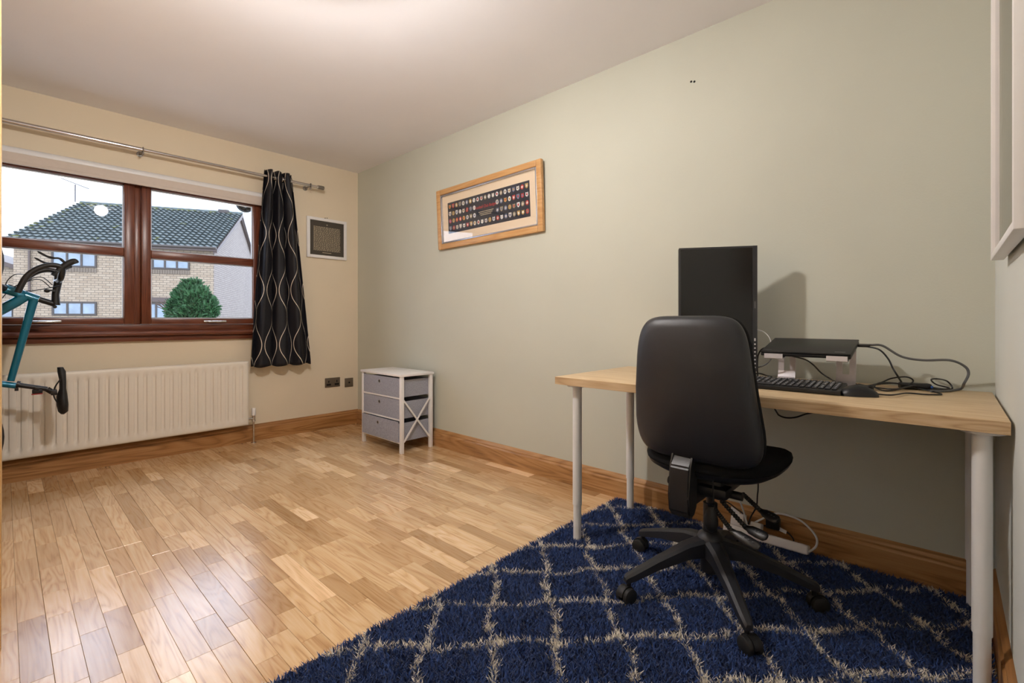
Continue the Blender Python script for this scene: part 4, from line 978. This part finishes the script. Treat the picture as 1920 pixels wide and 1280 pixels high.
def star(a):
    d = Vector((math.cos(a), math.sin(a), 0)); s = Vector((-d.y, d.x, 0)); rings = []
    for r_, hw_, zt_, zb_ in ((.03, .033, .212, .150), (.10, .027, .200, .150), (.22, .020, .158, .122), (.31, .0165, .122, .092), (.335, .014, .112, .086), (.342, .010, .104, .088)):
        c = Vector((hx, hy, 0))+d*r_
        rings.append([c-s*hw_+Vector((0, 0, zb_)), c+s*hw_+Vector((0, 0, zb_)), c+s*hw_+Vector((0, 0, zt_-.008)), c+s*hw_*.55+Vector((0, 0, zt_)), c-s*hw_*.55+Vector((0, 0, zt_)), c-s*hw_+Vector((0, 0, zt_-.008))])
    b = new(); loft(b, rings); mk('base_arm', b, M_shell, ch, ang=30)
    c = Vector((hx, hy, 0))+d*.326; wr = .0275; zc = RZ+wr-.006
    ra_ = Vector((math.cos(a+1.9), math.sin(a+1.9), 0)); c2 = c+ra_.cross(Vector((0, 0, 1)))*.012
    b = new(); cyl(b, c+Vector((0, 0, zc+.006)), c+Vector((0, 0, .095)), .008, n=12)
    t = []
    for k in range(11):
        g = math.pi*(.02+.96*k/10); t.append((g, 1))
    hood_ = [(math.cos(g)*(wr+.004), math.sin(g)*(wr+.004)) for g, _ in t]
    fw = ra_.cross(Vector((0, 0, 1)))
    prism(b, hood_, lambda x, z: c2+fw*x-ra_*.008+Vector((0, 0, zc+z)), lambda x, z: c2+fw*x+ra_*.008+Vector((0, 0, zc+z)))
    cs = mk('caster', b, M_black, ch)
    b = new()
    for sgn in (-1, 1):
        tube(b, [c2+ra_*sgn*.0075+Vector((0, 0, zc)), c2+ra_*sgn*.010+Vector((0, 0, zc)), c2+ra_*sgn*.023+Vector((0, 0, zc)), c2+ra_*sgn*.026+Vector((0, 0, zc))], [wr-.003, wr, wr, wr-.005], 26)
    mk('wheel', b, M_rubber, cs)
for k in range(5): star(math.radians(2+72*k))
# hand pump and adjusting levers
b = new(); tube(b, [at_d(1337, 886, 1.55), at_d(1337, 940, 1.56)], .0028, 8)
c = at_d(1333, 974, 1.60); lathe(b, [(.004, .048), (.010, .046), (.012, .036), (.018, .024), (.023, .004), (.023, -.014), (.017, -.032), (.006, -.041), (0, -.042)], c, 22); mk('lumbar_pump', b, M_rubber, ch)
for (u0, v0, d0), (u1, v1, d1), (u2, v2, d2) in (((1341, 955, 1.62), (1372, 995, 1.54), (1424, 1027, 1.47)), ((1352, 938, 1.64), (1398, 988, 1.55), (1438, 1008, 1.48)), ((1392, 925, 1.70), (1426, 957, 1.62), (1459, 976, 1.55))):
    A, B, Cc = at_d(u0, v0, d0), at_d(u1, v1, d1), at_d(u2, v2, d2); N_ = 22
    b = new(); tube(b, [A+(B-A)*k/N_ for k in range(N_+1)], [.0085 if k % 2 else .0062 for k in range(N_+1)], 10); lv = mk('bellows', b, M_rubber, ch)
    D = (Cc-B); b = new(); tube(b, [B-D*.05, B+D*.12, B+D*.25, B+D*.6, B+D*.9, B+D], [.008, .010, .015, .017, .016, .009], 12, .45); pd = mk('paddle', b, M_black, lv)
    nrm = D.normalized()
    b = new()
    for k in range(3): ball(b, B+D*(.45+.15*k)+Vector((-.006, -.003, .008)), .0018, (1.6, 1.6, .6), n=6)
    mk('paddle_marks', b, M_greycable, pd)
# ================================================================ POWER STRIP AND FLOOR CABLES
PA, PB = at_z(1512, 1036, .05), at_z(1397, 1008, .05); PA.x = 2.285; PB.x = 2.285
pdn = (PB-PA).normalized(); PM = Matrix.Translation((PA.x, PA.y, RZ-.004)) @ Matrix.Rotation(math.atan2(pdn.y, pdn.x), 4, 'Z') @ Matrix.Rotation(math.radians(20), 4, 'X')
PL = .34
ps = thing('power_strip', (PA.x, PA.y+.17, RZ), 'white four way power strip on the rug behind chair', 'power strip')
mk('strip_case', rbox(new(), (0, -.027, .004), (PL, .027, .042), .007, 3, M=PM), M_white, ps)
for k in range(4):
    c = .05+.078*k; b = new()
    rbox(b, (c-.022, -.021, .0418), (c+.022, .021, .0424), M=PM); fo = mk('outlet', b, M_tube, ps)
    b = new()
    rbox(b, (c+.008, -.003, .0424), (c+.011, .003, .0428), M=PM); rbox(b, (c-.010, -.012, .0424), (c-.007, -.006, .0428), M=PM); rbox(b, (c-.010, .006, .0424), (c-.007, .012, .0428), M=PM); mk('pin_holes', b, M_dark, fo)
def plug(name, k, m_, label, sz=(.024, .022, .045)):
    c = .05+.078*k; b = rbox(new(), (c-sz[0], -sz[1], .043), (c+sz[0], sz[1], .043+sz[2]), .005, 3, M=PM); return mk(name, b, m_, label=label, cat='plug')
plug('plug', 2, M_wcable, 'white mains plug in the power strip below seat', (.023, .021, .035))
plug('plug', 3, M_white, 'large pale adapter plug at power strip far end', (.028, .024, .055))
w0 = PM @ Vector((-.001, 0, .022))
cable([w0, ad(1517, 1034, 2.28), ad(1530, 1024, 2.29), ad(1531, 1008, 2.30), ad(1518, 990, 2.31), ad(1498, 974, 2.32), ad(1470, 964, 2.33), ad(1448, 963, 2.34), ad(1430, 972, 2.33), ad(1412, 981, 2.31), ad(1400, 990, 2.29), PM @ Vector((.206, .0, .078))], .0042, M_wcable, 'thick white mains cable looping above the power strip')
cable([(2.16, .80, DZ-.034), ad(1345, 890, 2.24), ad(1375, 928, 2.26), ad(1387, 940, 2.27), ad(1394, 958, 2.28), ad(1399, 975, 2.28), ad(1402, 985, 2.28)], .004, M_wcable, 'white cable running down from desk to power strip')
cable([(2.2, .62, DZ-.034), ad(1421, 890, 2.24), ad(1420, 930, 2.25), ad(1418, 950, 2.26), ad(1408, 968, 2.27), ad(1403, 982, 2.28)], .003, M_cable, 'black cable running down from desk to power strip')
tg = [('black floor cable with white label beside the skirting board', [ad(1432, 985, 2.33), ad(1450, 987, 2.338), ad(1470, 994, 2.338), ad(1482, 1003, 2.335), ad(1488, 1012, 2.33), ad(1488, 1022, 2.32)], (1465, 993)), ('black cable with white label behind the chair bellows', [ad(1345, 935, 2.33), ad(1365, 942, 2.335), ad(1380, 953, 2.335), ad(1392, 962, 2.325), ad(1400, 976, 2.30)], (1378, 957))]
for lb_, pts, (u, v) in tg:
    c_ = cable(pts, .003, M_cable, lb_); p_ = ad(u, v, 2.333)
    b = new(); d_ = (pts[3]-pts[1]).normalized(); s_ = Vector((0, d_.z, -d_.y)).normalized()
    prism(b, [(-.021, -.008), (.021, -.008), (.021, .008), (-.021, .008)], lambda a, c: p_+d_*a+s_*c, lambda a, c: p_+d_*a+s_*c+Vector((-.001, 0, 0)))
    mk('cable_label', b, M_label, c_, smooth=False)
b = rbox(new(), (2.318, .545, .075), (2.353, .60, .125), .006, 3); mk('black_adapter', b, M_black, label='black plug adapter against the skirting behind power strip', cat='plug')

# ================================================================ CEILING LAMP (just above the frame)
lx_, ly_, lz_ = .74, 1.68, 2.31
la = thing('ceiling_lamp', (lx_, ly_, H), 'short pendant ceiling lamp with white dish shade over one warm globe', 'lamp')
b = new(); lathe(b, [(.055, -.001), (.055, -.018), (.02, -.03)], (lx_, ly_, H), 24); mk('ceiling_rose', b, M_white, la)
b = new(); cyl(b, (lx_, ly_, H-.028), (lx_, ly_, lz_-.005), .004, n=12); mk('flex', b, M_wcable, la)
b = new(); cyl(b, (lx_, ly_, lz_), (lx_, ly_, lz_-.03), .016, n=16); mk('bulb_holder', b, M_white, la)
b = new(); ball(b, (lx_, ly_, lz_-.08), .058, n=20); mk('bulb', b, M_bulb, la)
b = new(); lathe(b, [(.017, -.004), (.06, -.012), (.105, -.026), (.128, -.046), (.130, -.046), (.107, -.024), (.06, -.009), (.017, -.001)], (lx_, ly_, lz_), 36); mk('shade', b, M_white, la, ang=60)  # unseen dish added over the bulb, keeps its hot spot off the ceiling
